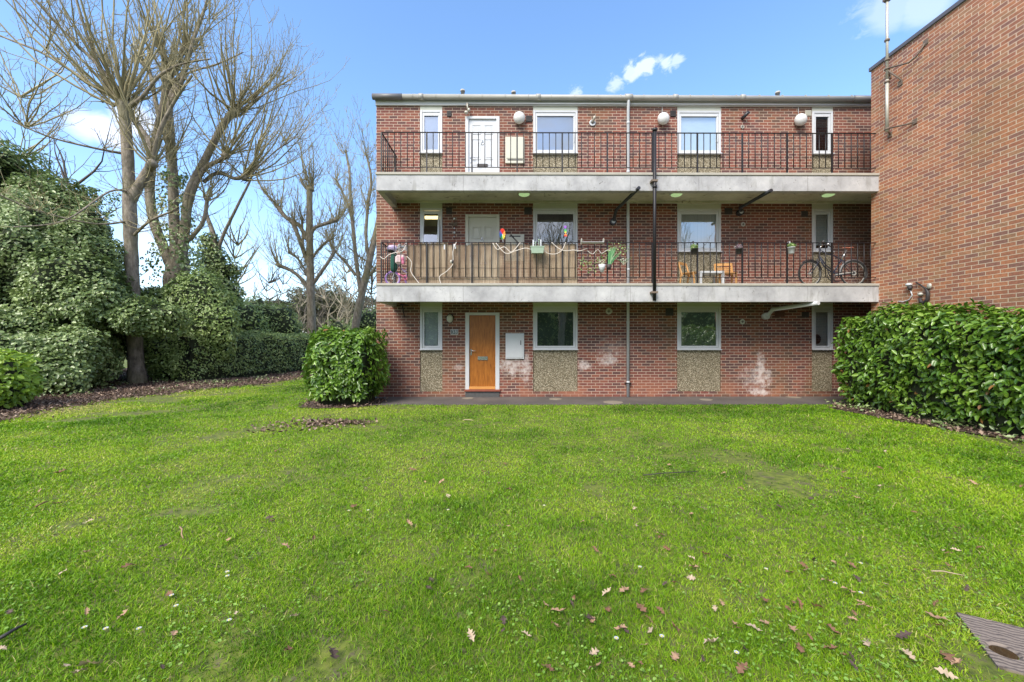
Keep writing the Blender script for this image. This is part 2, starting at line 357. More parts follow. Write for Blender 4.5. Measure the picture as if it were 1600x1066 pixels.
n = N('litter_earth'); g = n.noise(30, 6, rough=0.7); v = n.add('ShaderNodeTexVoronoi'); v.inputs['Scale'].default_value = 16; n.l.new(n.pos(), v.inputs['Vector'])
c = n.ramp(n.sep(v.outputs['Color'])[0], [(0, (0.028,0.018,0.013)), (0.5, (0.085,0.052,0.036)), (1, (0.17,0.11,0.075))]); n.base(n.mix(g, c, (0.045,0.03,0.02)))
n.b.inputs['Roughness'].default_value = 0.95; n.bump(g, 0.8, 0.02); MATS['litter_earth'] = n.m
n = N('asphalt'); g = n.noise(90, 4); f = n.noise(0.9, 5)
c = n.ramp(f, [(0.35, (0.05,0.045,0.043)), (0.6, (0.095,0.083,0.077)), (0.75, (0.15,0.13,0.11))]); n.base(n.mix(n.math('MULTIPLY', g, 0.4), c, (0.16,0.14,0.13)))
n.b.inputs['Roughness'].default_value = 0.75; n.bump(g, 0.4, 0.004); MATS['asphalt'] = n.m
n = N('weathered_board'); p = n.add('ShaderNodeTexCoord').outputs['Object']; mp = n.add('ShaderNodeMapping'); n.l.new(p, mp.inputs[0]); mp.inputs['Rotation'].default_value = (0, 0, 0.535); p = mp.outputs[0]
w = n.add('ShaderNodeTexWave', wave_type='BANDS', bands_direction='Y'); w.inputs['Scale'].default_value = 12; w.inputs['Distortion'].default_value = 7.0; w.inputs['Detail'].default_value = 3; w.inputs['Detail Scale'].default_value = 1.3; n.l.new(p, w.inputs['Vector'])
c = n.ramp(w.outputs['Fac'], [(0, (0.03,0.025,0.022)), (0.15, (0.13,0.10,0.083)), (0.5, (0.20,0.16,0.13)), (1, (0.26,0.21,0.17))])
c = n.mix(n.math('MULTIPLY', n.noise(6, 4), 0.5), c, (0.20,0.16,0.14)); n.base(c); n.b.inputs['Roughness'].default_value = 0.8; n.bump(w.outputs['Fac'], 0.45, 0.004); MATS['weathered_board'] = n.m
n = N('murky_water'); n.base((0.035,0.024,0.010)); n.b.inputs['Roughness'].default_value = 0.03; MATS['murky_water'] = n.m

# ------------------------------------------------------------ ground
def ghv(x, y):
    k = np.clip((9.1 - y) / 1.5, 0, 1) * np.clip((8.2 + 0 * x - x) / 1.0, 0, 1)
    k = np.where(x < -4.9, np.clip((x + 200) / 1, 0, 1), k)
    return k * (0.018 * np.sin(x * 1.3 + 0.7 * y) + 0.014 * np.sin(y * 2.1 - x * 0.6 + 1) + 0.008 * np.sin(x * 3.7) * np.sin(y * 3.1)) + 0.0
def gh(x, y): return float(ghv(np.array([float(x)]), np.array([float(y)]))[0])
def axis_pts(lo, hi, step, far): return np.concatenate([[-far], np.linspace(-far/4, lo-3, 6), np.arange(lo, hi, step), np.linspace(hi+3, far/4, 6), [far]])
gx = axis_pts(-24, 14, 0.25, 260); gy = axis_pts(-4, 30, 0.25, 260)
XX, YY = np.meshgrid(gx, gy, indexing='ij'); zz = ghv(XX.ravel(), YY.ravel()); zz = np.where((np.abs(XX.ravel()) > 26) | (YY.ravel() > 31), 0, zz)
V = np.stack([XX.ravel(), YY.ravel(), zz], 1); ny = len(gy)
ii, jj = np.meshgrid(np.arange(len(gx)-1), np.arange(ny-1), indexing='ij'); a = (ii*ny+jj).ravel()
me = npmesh('ground', V, [np.stack([a, a+ny, a+ny+1, a+1], 1)], smooth=True)
tag(link('ground', me, 'lawn_earth'), kind='structure')
m = MB(); m.box(-3.75, 9.6, 9.48, YW + 0.02, -0.3, 0.012)
m.box(-3.75, 7.4, 9.44, 9.48, -0.3, 0.018); tag(m.build('footpath', 'asphalt'), kind='structure')
# leaf-litter beds: thin sheets with ragged outline
def sheet(name, poly, z, mat, jag=0.12, seed=1):
    r = random.Random(seed); pts = []
    for i in range(len(poly)):
        a = Vector(poly[i]); b = Vector(poly[(i+1) % len(poly)]); k = max(1, int((b-a).length / 0.3))
        for q in range(k):
            p = a.lerp(b, q / k); pts.append((p.x + r.uniform(-jag, jag), p.y + r.uniform(-jag, jag)))
    bm = bmesh.new(); f = bm.faces.new([bm.verts.new((x, y, 0)) for x, y in pts]); bmesh.ops.triangulate(bm, faces=[f])
    for _ in range(3):
        bmesh.ops.subdivide_edges(bm, edges=[e for e in bm.edges if e.calc_length() > 0.8], cuts=1); bmesh.ops.triangulate(bm, faces=bm.faces[:])
    for v in bm.verts: v.co.z = gh(v.co.x, v.co.y) + z
    me = bpy.data.meshes.new(name); bm.to_mesh(me); bm.free()
    return tag(link(name, me, mat), kind='structure')
LB = [G(-260, 700), G(0, 655), G(36, 646), G(125, 634), G(196, 620), G(250, 618), G(300, 609), G(360, 604), G(428, 597), G(471, 590.5)]
left_poly = LB + [(-9.0, 22), (-16, 26), (-26, 20), (-26, 6)]
sheet('leaf_litter_bed', left_poly, 0.012, 'litter_earth', seed=2)
right_poly = [(7.1, 8.9), (7.05, 8.2), (7.25, 7.4), (7.35, 6.4), (7.6, 5.2), (7.8, 3.0), (8.9, 2.0), (8.9, 9.45), (7.8, 9.45)]
sheet('hedge_earth_bed', right_poly, 0.016, 'litter_earth', 0.07, 3)
bush_poly = [(-4.75, 9.15), (-4.2, 8.95), (-3.5, 9.05), (-3.1, 9.4), (-3.1, 10.3), (-4.4, 10.5), (-5.0, 9.9)]
sheet('bush_earth_bed', bush_poly, 0.014, 'litter_earth', 0.08, 4)
def inpoly(x, y, poly):
    ins = np.zeros(len(x), bool); j = len(poly) - 1
    for i in range(len(poly)):
        xi, yi = poly[i]; xj, yj = poly[j]
        c = ((yi > y) != (yj > y)) & (x < (xj - xi) * (y - yi) / (yj - yi + 1e-12) + xi); ins ^= c; j = i
    return ins
# weathered board cover with puddle hole
bx, by = G(1500, 955); ang = math.atan2(-0.51, 0.86)
t = empty('cover_board', (bx, by, gh(bx, by)), 'weathered brown board cover with a round water-filled hole in the lawn', 'drain cover', rz=0)
Mr = Matrix.Translation((bx, by, gh(bx, by))) @ Matrix.Rotation(ang, 4, 'Z')
m = MB(); hc = Vector((0.02, -0.35)); 
pxy = G(1568, 1012); loc = Mr.inverted() @ Vector((pxy[0], pxy[1], 0)); hx_, hy_ = loc.x, loc.y
W_, L_ = 0.62, 0.42
ring = [(hx_ + 0.048*math.cos(a*math.pi/12), hy_ + 0.048*math.sin(a*math.pi/12)) for a in range(24)]
bm = m.b; zt = 0.016
outer = [(W_*0.5+ (W_*0.52)*math.copysign(min(1, abs(math.cos(b))*1.45), math.cos(b)), -L_*0.5 + (L_*0.52)*math.copysign(min(1, abs(math.sin(b))*1.45), math.sin(b))) for b in [a*math.pi/12 for a in range(24)]]
lv = []
for pts, z in ((outer, -0.05), (outer, zt), ([(hx_ + (x-hx_)*1.25, hy_ + (y-hy_)*1.25) for x, y in ring], zt), (ring, zt-0.012), (ring, -0.03)):
    lv.append([bm.verts.new(Mr @ Vector((x, y, z))) for x, y in pts])
for r0, r1 in zip(lv, lv[1:]):
    for k in range(24): bm.faces.new((r0[k], r0[(k+1)%24], r1[(k+1)%24], r1[k]))
o = m.build('board', 'weathered_board', t)
m = MB(); m.lathe(Mr @ Vector((hx_, hy_, 0)), [(0.047, -0.02), (0.047, 0.006)], 24); m.build('puddle', 'murky_water', t)
# ------------------------------------------------------------ apartment block
XL, XR = X(588), 16.0
blk = empty('apartment_block', (XL, YW, 0), 'three storey red brick flats with two long concrete balconies and white windows', 'apartment block')
ZT = Z(166.5)
ST = 2.62
def zl(py, lv): return Z(py) + ST * lv      # z from a ground-storey pixel row, lifted lv storeys
wins = [(656.2, 691.2), (832.9, 902.6), (1058.0, 1126.5), (1268.5, 1301.5)]
wz0, wz1 = zl(547, 0), zl(479, 0)
pan0 = Z(612)
cols = [(X(a), X(b)) for a, b in wins]; dx0, dx1 = X(727), X(780.6); dz0, dz1 = Z(609), Z(488.6)
# holes in the wall: window columns (panel+window+lintel) are all set in one full-height strip; doors per storey
bld = MB(); holes = []
for lv in range(3):
    top = [Z(471, YW)+0.1, 5.19, ZT][lv]
    for a, b in cols: holes.append((a, b, pan0 if lv == 0 else ST*lv + 0.0, [2.62+0.0, 5.24, ZT][lv]))
    holes.append((dx0, dx1, dz0 - 0.12 if lv == 0 else dz0 + ST*lv - 0.2, dz1 + ST*lv))
xs = sorted({XL, XR} | {h[0] for h in holes} | {h[1] for h in holes}); zs = sorted({-0.3, ZT} | {h[2] for h in holes} | {h[3] for h in holes})
bm = bld.b; TK = 0.22
for i in range(len(xs)-1):
    for j in range(len(zs)-1):
        cx, cz = (xs[i]+xs[i+1])/2, (zs[j]+zs[j+1])/2
        if zs[j+1]-zs[j] < 1e-5 or any(h[0] < cx < h[1] and h[2] < cz < h[3] for h in holes): continue
        bld.box(xs[i], xs[i+1], YW, YW+TK, zs[j], zs[j+1])
bld.box(XL, XL+0.2, YW+TK, YW+9, -0.3, ZT); bld.box(XL, XR, YW+9, YW+9.2, -0.3, ZT)
bld.build('wall', 'facade_brick', blk)
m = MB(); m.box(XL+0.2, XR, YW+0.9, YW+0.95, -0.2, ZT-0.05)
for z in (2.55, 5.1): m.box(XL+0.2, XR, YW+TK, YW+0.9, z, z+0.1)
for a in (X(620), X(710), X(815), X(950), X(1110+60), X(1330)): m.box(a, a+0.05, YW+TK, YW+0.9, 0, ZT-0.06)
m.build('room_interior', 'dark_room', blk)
def frame_mb(x0, x1, z0, z1, w, y0, y1):
    m = MB(); m.box(x0, x0+w, y0, y1, z0, z1, 0.004); m.box(x1-w, x1, y0, y1, z0, z1, 0.004)
    m.box(x0+w, x1-w, y0+0.002, y1, z0, z0+w, 0.004); m.box(x0+w, x1-w, y0+0.002, y1, z1-w, z1, 0.004); return m
blinds = {(0,0): 'slat_blind', (3,0): 'pale_blind', (0,2): 'net_blind', (1,2): 'net_blind', (2,2): 'pale_blind', (3,2): None, (3,1): 'pale_blind', (0,1): None, (1,1): None, (2,1): 'net_curtain', (1,0): 'reflection_curtain', (2,0): 'reflection_curtain'}  # middle ground panes: curtain carries the grey-green of the reflected garden
for lv in range(3):
    for k, (a, b) in enumerate(cols):
        z0, z1 = wz0 + ST*lv, wz1 + ST*lv; a2, b2 = a+0.004, b-0.004
        # frame
        fr = frame_mb(a2, b2, z0, z1, 0.058, YW-0.012, YW+0.07).build('window', 'white_plastic', blk)
        big = (b-a) > 0.8
        sa, sb, sz0, sz1 = a2+0.062, b2-0.062, z0+0.062, z1-0.062
        if k == 0 and lv == 1:    # tilted open sash
            sf = frame_mb(0, sb-sa, 0, sz1-sz0-0.04, 0.05, -0.02, 0.02)
            Mx = Matrix.Translation((sa, YW+0.02, sz1)) @ Matrix.Rotation(math.radians(-9), 4, 'X') @ Matrix.Translation((0, 0, -(sz1-sz0)+0.02))
            for v in sf.b.verts: v.co = Mx @ v.co
            sf.build('sash', 'white_plastic', fr)
            g = MB(); g.b.faces.new([g.b.verts.new(Mx @ Vector(v)) for v in ((0.05, 0, 0.05), (sb-sa-0.05, 0, 0.05), (sb-sa-0.05, 0, sz1-sz0-0.09), (0.05, 0, sz1-sz0-0.09))]); g.build('pane', 'glass', fr)
            g = MB(); g.box(sa+0.02, sb-0.02, YW+0.2, YW+0.24, sz1-0.16, sz1-0.08); g.build('strip_light', 'strip_lamp', fr)
        else:
            frame_mb(sa, sb, sz0, sz1, 0.048, YW+0.004, YW+0.05).build('sash', 'white_plastic', fr)
            g = MB(); g.b.faces.new([g.b.verts.new(v) for v in ((sa+0.046, YW+0.028, sz0+0.046), (sb-0.046, YW+0.028, sz0+0.046), (sb-0.046, YW+0.028, sz1-0.046), (sa+0.046, YW+0.028, sz1-0.046))]); g.build('pane', 'glass', fr)
        g = MB(); g.box(sa+0.03, sb-0.03, YW-0.004, YW+0.003, sz1-0.09, sz1-0.045, 0.003); g.build('trickle_vent', 'white_plastic', fr)
        g = MB(); g.box(a2-0.01, b2+0.012, YW-0.055, YW-0.013, z0-0.004, z0+0.022, 0.004); g.build('sill', 'white_plastic', fr)
        if big: g = MB(); g.box(sb-0.04, sb-0.02, YW-0.022, YW+0.002, z0+0.32, z0+0.45, 0.003); g.build('handle', 'white_plastic', fr)
        bl = blinds[(k, lv)]
        if bl:
            zb = sz0 if not (k == 3 and lv == 1) else sz0 + 0.14
            g = MB(); g.box(a+0.03, b-0.03, YW+0.078, YW+0.082, zb, z1); g.build('blind', bl, fr)
        if k == 1 and lv == 1:
            g = MB(); g.box(a+0.05, b-0.05, YW+0.13, YW+0.14, z1-0.36, z1-0.03); g.build('roller_blind', 'vent_dark', fr)
        if k == 3 and lv == 0:
            g = MB(); g.ball((X(1279), YW+0.055, Z(530)), 0.11, 0.02, 0.13); g.build('round_disc', 'vent_dark', fr)
        # lintel and pebbledash panel
        lt = [2.64, 5.25, ZT][lv]
        g = MB(); g.box(a2, b2, YW-0.004, YW+0.1, z1, lt); g.build('lintel_panel', 'trim_paint', blk)
        pb = pan0 if lv == 0 else ST*lv + 0.2
        g = MB(); g.box(a2, b2, YW+0.03, YW+0.12, pb, z0-0.006); g.build('pebbledash_panel', 'pebbledash', blk)
# brick plinths below ground panels
for a, b in cols: m = MB(); m.box(a, b, YW+0.05, YW+0.2, -0.2, pan0-0.002); m.build('plinth', 'facade_brick', blk)
# doors
def door(lv):
    z0, z1 = dz0 + ST*lv, dz1 + ST*lv
    a, b = dx0+0.003, dx1-0.003; lx0, lx1 = X(733.2), X(774)
    if lv: z0 = ST*lv + 0.2
    fmat = ['white_paint', 'cream_paint', 'white_plastic'][lv]
    d = MB(); zleaf0 = Z(604) if lv == 0 else z0; zleaf1 = z1 - 0.07
    if lv: lx0, lx1 = a+0.085, b-0.085
    d.box(lx0, lx1, YW+0.035, YW+0.08, zleaf0, zleaf1)
    if lv == 0:
        d = d.build('door', 'oak_door', blk); tag(d, 'flat orange brown wooden door with letter plate')
    else:
        w = (lx1-lx0); rows = ([(0.62, 0.82), (0.30, 0.56), (0.06, 0.24)] if lv == 1 else [(0.80, 0.93), (0.46, 0.74), (0.14, 0.40)])
        if lv == 1: rows = [(0.71, 0.88), (0.42, 0.65), (0.08, 0.36)]
        for r0, r1 in rows:
            for c0 in (0.12, 0.56):
                h = zleaf1-zleaf0
                X0, X1, Z0, Z1 = lx0+w*c0, lx0+w*(c0+0.32), zleaf0+h*r0, zleaf0+h*r1
                t_ = 0.022
                for q in ((X0, X1, Z0, Z0+t_), (X0, X1, Z1-t_, Z1), (X0, X0+t_, Z0+t_, Z1-t_), (X1-t_, X1, Z0+t_, Z1-t_)): d.box(q[0], q[1], YW+(0.012 if lv == 1 else 0.024), YW+0.036, q[2], q[3], 0.004)
                d.box(X0+0.05, X1-0.05, YW+0.026, YW+0.036, Z0+0.05, Z1-0.05, 0.008)
        d = d.build('door', fmat, blk); tag(d, 'pale painted panel door' if lv == 1 else 'white plastic panel door')
    f = MB(); f.box(a, lx0-0.002, YW-0.012, YW+0.1, z0, z1, 0.004); f.box(lx1+0.002, b, YW-0.012, YW+0.1, z0, z1, 0.004); f.box(lx0-0.002, lx1+0.002, YW-0.01, YW+0.1, zleaf1+0.004, z1, 0.004)
    f.build('door_frame', fmat, d)
    hz = zleaf0 + 0.92
    h = MB(); h.box(lx0+0.03, lx0+0.065, YW+0.02, YW+0.034, hz-0.09, hz+0.08, 0.004); h.tube([(lx0+0.05, YW+0.02, hz+0.03), (lx0+0.05, YW-0.02, hz+0.03), (lx0+0.17, YW-0.025, hz+0.03)], 0.011); h.build('handle', 'chrome', d)
    cx = (lx0+lx1)/2
    if lv == 0:
        l = MB(); l.box(cx-0.125, cx+0.14, YW+0.012, YW+0.034, Z(563), Z(557), 0.004)
        l.build('letter_plate', 'chrome', d)
        s = MB(); s.box(lx0, lx1, YW-0.02, YW+0.034, Z(608.3), Z(604)-0.002, 0.004); s.build('threshold', 'oak_sill', d)
        s = MB(); s.box(a-0.02, b+0.02, YW-0.07, YW+0.1, Z(611.5), Z(608.5), 0.004); s.build('red_sill', 'sill_red', d)
        s = MB(); s.box(a, b, YW-0.03, YW+0.1, -0.1, Z(611.7), 0.004); s.build('step', 'step_dark', d)
    else:
        l = MB(); l.box(cx-0.14, cx+0.14, YW+0.01, YW+0.023, zleaf0+0.72, zleaf0+0.8, 0.004); l.build('letter_plate', 'vent_dark' if lv == 2 else 'chrome', d)
        l = MB(); l.ring((cx-0.01, YW+0.018, zleaf0+1.36), (1,0,0), (0,0,1), 0.035, 0.008); l.ball((cx-0.01, YW+0.015, zleaf0+1.43), 0.02, 0.01, 0.03); l.build('knocker', 'chrome', d)
for lv in range(3): door(lv)
# slabs
for lv, (zt, zb) in enumerate(((2.867, 2.427), (5.487, 5.057))):
    x0, x1 = X(588, YF), X(1375, YF)
    m = MB(); m.box(x0, x1, YF, YF+0.16, zb, zt-0.062, 0.006); m.box(x0, x0+0.14, YF+0.16, YW-0.003, zb, zt-0.062, 0.004)
    sl = m.build('balcony_slab', 'slab_concrete', blk)
    m = MB(); m.box(x0+0.14, 9.9, YF+0.16, YW-0.003, zb+0.17, zt-0.064); m.box(x0+0.14, 9.9, YW-0.06, YW-0.004, zb+0.12, zb+0.168)
    m.build('soffit', 'soffit_paint', sl)
    m = MB(); m.box(x0-0.015, x1+0.01, YF-0.022, YW-0.004, zt-0.06, zt, 0.006); m.build('slab_lip', 'lip_stone', sl)
    for px in (819, 1057, 1294.4):
        if lv == 1: yy = 10.1
        else: yy = 10.1
        cx = X(px, yy); m = MB(); m.lathe((cx, yy, zb+0.17), [(0.17, 0.0), (0.17, -0.035), (0.145, -0.05), (0.145, -0.05)], 20); m.build('soffit_light', 'trim_paint', sl)
        m = MB(); m.ball((cx, yy, zb+0.12), 0.14, 0.14, 0.045, 16, 8); m.build('light_diffuser', 'soffit_lamp', sl)
# fascia, gutter, roof
m = MB(); m.box(XL-0.01, 10.2, YW-0.05, YW+0.1, ZT, ZT+0.13, 0.004); m.box(XL-0.01, XL+0.02, YW+0.1, YW+9.2, ZT, ZT+0.13); m.build('fascia', 'white_paint', blk)
m = MB(); m.box(XL-0.03, XR, YW-0.04, YW+9.3, ZT+0.134, ZT+0.2); m.build('roof', 'roof_felt', blk)
gz = Z(156.5); gy_ = YW-0.13
m = MB(); m.tube([(X(628, gy_), gy_, gz), (X(1334, gy_), gy_, gz-0.02)], 0.068, 12)
for px in (658, 841, 1055, 1160): m.tube([(X(px, gy_)-0.06, gy_, gz), (X(px, gy_)+0.06, gy_, gz)], 0.08, 12)
m.tube([(X(982, gy_)-0.1, gy_, gz), (X(982, gy_)+0.1, gy_, gz)], 0.085, 12)
for px in range(645, 1330, 36): m.tube([(X(px, gy_), gy_, gz), (X(px, gy_)+0.012, gy_, gz)], 0.074, 12)
gt = m.build('gutter', 'gutter_grey', blk)
m = MB(); m.tube([(X(582, gy_), gy_, gz), (X(628, gy_)+0.01, gy_, gz)], 0.077, 12); m.build('gutter_end', 'gutter_dark', gt)
m = MB(); m.tube([(X(1333, gy_), gy_, gz-0.015), (X(1366, gy_)+0.3, gy_, gz-0.02)], 0.077, 12); m.build('gutter_end', 'gutter_dark', gt)
for px, py, hh in ((723, 141, 0.2), (802.5, 143.5, 0.2), (1215, 144, 0.2)):
    y = YW+1.2; c = P(px, py, y); m = MB(); m.lathe((c[0], y, ZT+0.15), [(0.055, 0), (0.055, c[2]-ZT-0.2), (0.07, c[2]-ZT-0.2), (0.07, c[2]-ZT-0.15)], 10); m.build('roof_vent_pipe', 'clay_pipe', blk)
# downpipes
m = MB(); yy = YW-0.06
m.tube([(X(982, gy_), gy_, gz-0.04), (X(982, gy_), gy_, gz-0.12), (X(981.5, yy), yy, gz-0.28), (X(981.3, yy), yy, 0.02)], 0.038, 10)
for z in (7.3, 6.0, 4.8, 3.4, 2.0, Z(597.5, yy)): m.tube([(X(981.4, yy), yy, z-0.03), (X(981.4, yy), yy, z+0.03)], 0.044, 10)
dp = m.build('downpipe', 'pipe_grey', blk)
m = MB(); m.box(X(981.4, yy)-0.08, X(981.4, yy)+0.08, yy-0.047, YW, Z(599), Z(598)); m.build('pipe_clip', 'black_metal', dp)
m = MB(); m.tube([(X(1362), YW-0.03, Z(186)), (X(1362), YW-0.03, 5.5)], 0.018, 6); m.tube([(X(1361.5), YW-0.03, ZT), (X(1361.5), YW-0.03, Z(186))], 0.01, 6); m.build('thin_pipe', 'pipe_grey', blk)
yb = YF-0.09
m = MB(); m.tube([P(1023, 201, yb), P(1022.5, 470, yb)], 0.039, 10)
m.tube([P(1023, 201, yb), P(1023, 205, yb)], 0.056, 10); m.tube([P(1023, 290, yb), P(1023, 294, yb)], 0.052, 10)
o = m.build('downpipe', 'black_metal', blk); tag(o, 'black pipe running down in front of both balconies')
m = MB()
for py in (283, 457): c = P(1023, py, yb); m.box(c[0]-0.085, c[0]+0.06, yb-0.05, yb+0.09, c[2]-0.022, c[2]+0.022)
m.build('pipe_clip', 'rust_metal', o)
# flues
def flue(pts, r, mat, ring=True):
    m = MB(); m.tube(pts, r, 10); c = Vector(pts[0]); m.ball(pts[1], r*1.12, r*1.12, r*1.12)
    o = m.build('flue_pipe', mat, blk)
    m = MB(); m.tube([c, c+Vector((0, 0.15, 0))], 0.085, 16); m.build('flue_collar', mat, o)
    m = MB(); m.tube([c-Vector((0, 0.006, 0)), c+Vector((0,0.01,0))], 0.05, 16); m.build('flue_mouth', 'pipe_grey', o)
flue([P(958.7, 346, YW-0.12), P(962.8, 328, YW-0.14), P(998.5, 293.5, 9.45)], 0.042, 'black_plastic')
flue([P(1158.4, 331, YW-0.12), P(1156.8, 324.5, YW-0.14), P(1205.3, 297.5, 9.42)], 0.042, 'black_plastic')
flue([P(1198.8, 494, YW-0.12), P(1207.5, 483.8, YW-0.14), P(1279, 473.5, 9.47)], 0.05, 'white_paint')
# small things fixed to the wall
def wv(px, py, w, h, mat, name='air_vent', d=0.02, slats=False):
    c = P(px, py, YW); w, h = w/58.5/2, h/58.5/2; m = MB(); m.box(c[0]-w, c[0]+w, YW-d, YW+0.01, c[2]-h, c[2]+h, 0.004)
    if slats:
        for k in range(5): z = c[2]-h+0.02+k*(2*h-0.04)/4; m.box(c[0]-w+0.012, c[0]+w-0.012, YW-d-0.008, YW-d, z-0.006, z+0.006)
    return m.build(name, mat, blk)
for a in ((702, 178.3, 7, 9), (826.5, 186, 10, 10), (1051.5, 178, 9, 9.5), (701.6, 329.7, 9, 10.5), (825, 330, 12, 11), (1138, 330.5, 12, 10), (1256.8, 334.5, 10, 9), (1046, 487.5, 12, 12), (1258, 492, 11, 9)): wv(*a, 'vent_dark', slats=True)
wv(1262.5, 177.4, 9.5, 9, 'cream_paint', slats=True); wv(1218, 491, 15, 9, 'vent_brown')
for px, py in ((811.3, 184.4), (1036.4, 185.7), (1250.8, 187.5)):
    c = P(px, py, YW-0.1); m = MB(); m.ball((c[0], YW-0.11, c[2]), 0.155, 0.12, 0.155, 24, 16); o = m.build('globe_light', 'lamp_globe', blk)
    m = MB(); m.tube([(c[0], YW, c[2]), (c[0], YW-0.03, c[2])], 0.1, 20); m.build('light_base', 'white_plastic', o)
    if px > 900: m = MB(); m.tube([(c[0], YW-0.02, c[2]+0.1), (c[0]+0.0, YW-0.02, ZT+0.03), (c[0]+0.12, YW-0.06, ZT+0.05)], 0.008, 6); m.build('cable', 'white_plastic', o)
def rv(px, py, r, mat, name='round_vent'):
    c = P(px, py, YW); m = MB(); m.ring((c[0], YW-0.02, c[2]), (1,0,0), (0,0,1), r*0.82, r*0.2, 20, 6); m.tube([(c[0], YW+0.01, c[2]), (c[0], YW-0.02, c[2])], r*0.75, 16); o = m.build(name, mat, blk)
    for s in (-1, 0, 1): 
        pass
    m = MB(); m.box(c[0]-r*0.5, c[0]+r*0.5, YW-0.03, YW-0.021, c[2]-r*0.1, c[2]+r*0.1); m.box(c[0]-r*0.1, c[0]+r*0.1, YW-0.034, YW-0.0305, c[2]-r*0.5, c[2]+r*0.5); m.build('vent_slot', 'vent_dark', o)
rv(925.5, 192.8, 0.085, 'white_plastic'); rv(951, 486.5, 0.085, 'cream_paint'); rv(1159.5, 199, 0.05, 'clay_pipe'); rv(1160.5, 351, 0.06, 'clay_pipe'); rv(1159.4, 503, 0.07, 'trim_paint')
m = MB(); c = P(925.5, 192, YW); m.tube([(c[0], YW-0.03, c[2]), (c[0]+0.04, YW-0.14, c[2]+0.1)], 0.03, 8); m.build('flue_stub', 'galvanised', blk)
m = MB(); c = P(1159.5, 185, YW); m.tube([(c[0], YW, c[2]), (c[0], YW-0.08, c[2]-0.01), (c[0]+0.09, YW-0.16, c[2]+0.09)], 0.045, 8); m.build('flue_stub', 'black_plastic', blk)
# utility boxes
def ubox(x0, x1, y0, y1, mat, lvl):
    a, b, z1, z0 = X(x0), X(x1), Z(y0), Z(y1); m = MB(); m.box(a, b, YW-0.05, YW+0.01, z0, z1, 0.006); o = m.build('meter_box', mat, blk)
    m = MB(); m.box(a+0.03, b-0.03, YW-0.062, YW-0.05, z0+0.03+(0.09 if lvl == 2 else 0), z1-0.03, 0.006); m.build('box_door', mat, o)
    m = MB()
    if lvl == 0: m.box(b-0.1, b-0.08, YW-0.07, YW-0.062, z1-0.31, z1-0.19)
    elif lvl == 2: m.box(a+0.06, b-0.04, YW-0.055, YW-0.05, z0+0.07, z0+0.1)
    else: m.box(a+0.1, b-0.1, YW-0.07, YW-0.062, z1-0.07, z1-0.04)
    m.build('box_lock', 'vent_dark', o)
    return o
ubox(789.6, 819.2, 215.2, 256.2, 'cream_paint', 2); ubox(790, 819, 367, 408, 'cream_paint', 1); ubox(790, 818.9, 521, 561, 'white_plastic', 0)
# ground-floor bulkhead lamp, house number, security lamp, bracket
c = P(703.5, 497, YW); m = MB(); m.ball((c[0], YW-0.07, c[2]-0.02), 0.085, 0.07, 0.105, 14, 10); o = m.build('bulkhead_light', 'trim_paint', blk)
m = MB(); m.ring((c[0], YW-0.05, c[2]), (1,0,0), (0,0.25,1), 0.09, 0.016, 18, 6); m.box(c[0]-0.07, c[0]+0.07, YW-0.03, YW, c[2]-0.1, c[2]+0.1, 0.004); m.build('light_guard', 'vent_dark', o)
a, b, z1, z0 = X(704.2), X(716), Z(514.8), Z(523); m = MB(); m.box(a, b, YW-0.02, YW, z0, z1, 0.003); o = m.build('number_plate', 'white_paint', blk)
m = MB(); m.box(a+0.014, b-0.014, YW-0.023, YW-0.019, z0+0.014, z1-0.014); m.build('plate_face', 'slate_plate', o)
cu = bpy.data.curves.new('house_number', 'FONT'); cu.body = '38'; cu.size = 0.125; cu.extrude = 0.001; cu.align_x = 'CENTER'; cu.align_y = 'CENTER'; cu.space_character = 1.15
to = bpy.data.objects.new('tmp', cu); C.objects.link(to); bpy.context.view_layer.update()
me = bpy.data.meshes.new_from_object(to); bpy.data.objects.remove(to)
me.transform(Matrix.Translation(Vector(((a+b)/2, YW-0.0255, (z0+z1)/2)) - blk.location) @ Matrix.Rotation(math.pi/2, 4, 'X')); me.materials.clear()
nb = link('house_number', me, 'white_plastic', o); nb.location = (0, 0, 0)
c = P(730, 172, YW-0.06); m = MB(); m.tube([(c[0], YW-0.02, ZT+0.06), (c[0], YW-0.09, ZT+0.03), (c[0]+0.02, YW-0.1, c[2]-0.03)], 0.022, 8); m.ball((c[0]-0.02, YW-0.1, c[2]-0.09), 0.055, 0.05, 0.045); m.ball((c[0]+0.05, YW-0.1, c[2]-0.02), 0.04, 0.04, 0.05); m.build('security_light', 'galvanised', blk)
m = MB(); m.tube([(X(731), YW-0.075, ZT+0.035), (X(1362), YW-0.075, ZT+0.02)], 0.011, 6); m.build('roofline_cable', 'white_plastic', blk)
m = MB(); m.tube([P(626, 476, YW-0.05), P(637, 477, YW-0.35)], 0.02, 6); m.tube([P(628.5, 476, YW-0.1), P(632, 496, YW-0.05)], 0.014, 6); m.build('iron_bracket', 'black_metal', blk)
# round drain covers in the path
for i, (px, py, w) in enumerate(((731, 623.3, 0.16), (868, 624.5, 0.17), (1103, 625.5, 0.16), (1240, 621.7, 0.18), (958, 629.6, 0.24))):
    g = G(px, py); m = MB(); m.lathe((g[0], g[1], 0.012), [(w, 0.0), (w*0.97, 0.008), (w*0.85, 0.006)], 20)
    L = ['round drain cover in the path below the wooden door', 'round drain cover in the path below the middle window', 'round drain cover in the path below the third window', 'round drain cover beside the white stain on the brick', 'wide pale round drain cover at the grass edge of the path'][i]
    tag(m.build('drain_cover', 'drain_iron', origin=(g[0], g[1], 0.012)), L, 'drain cover', 'round drain covers in the path')

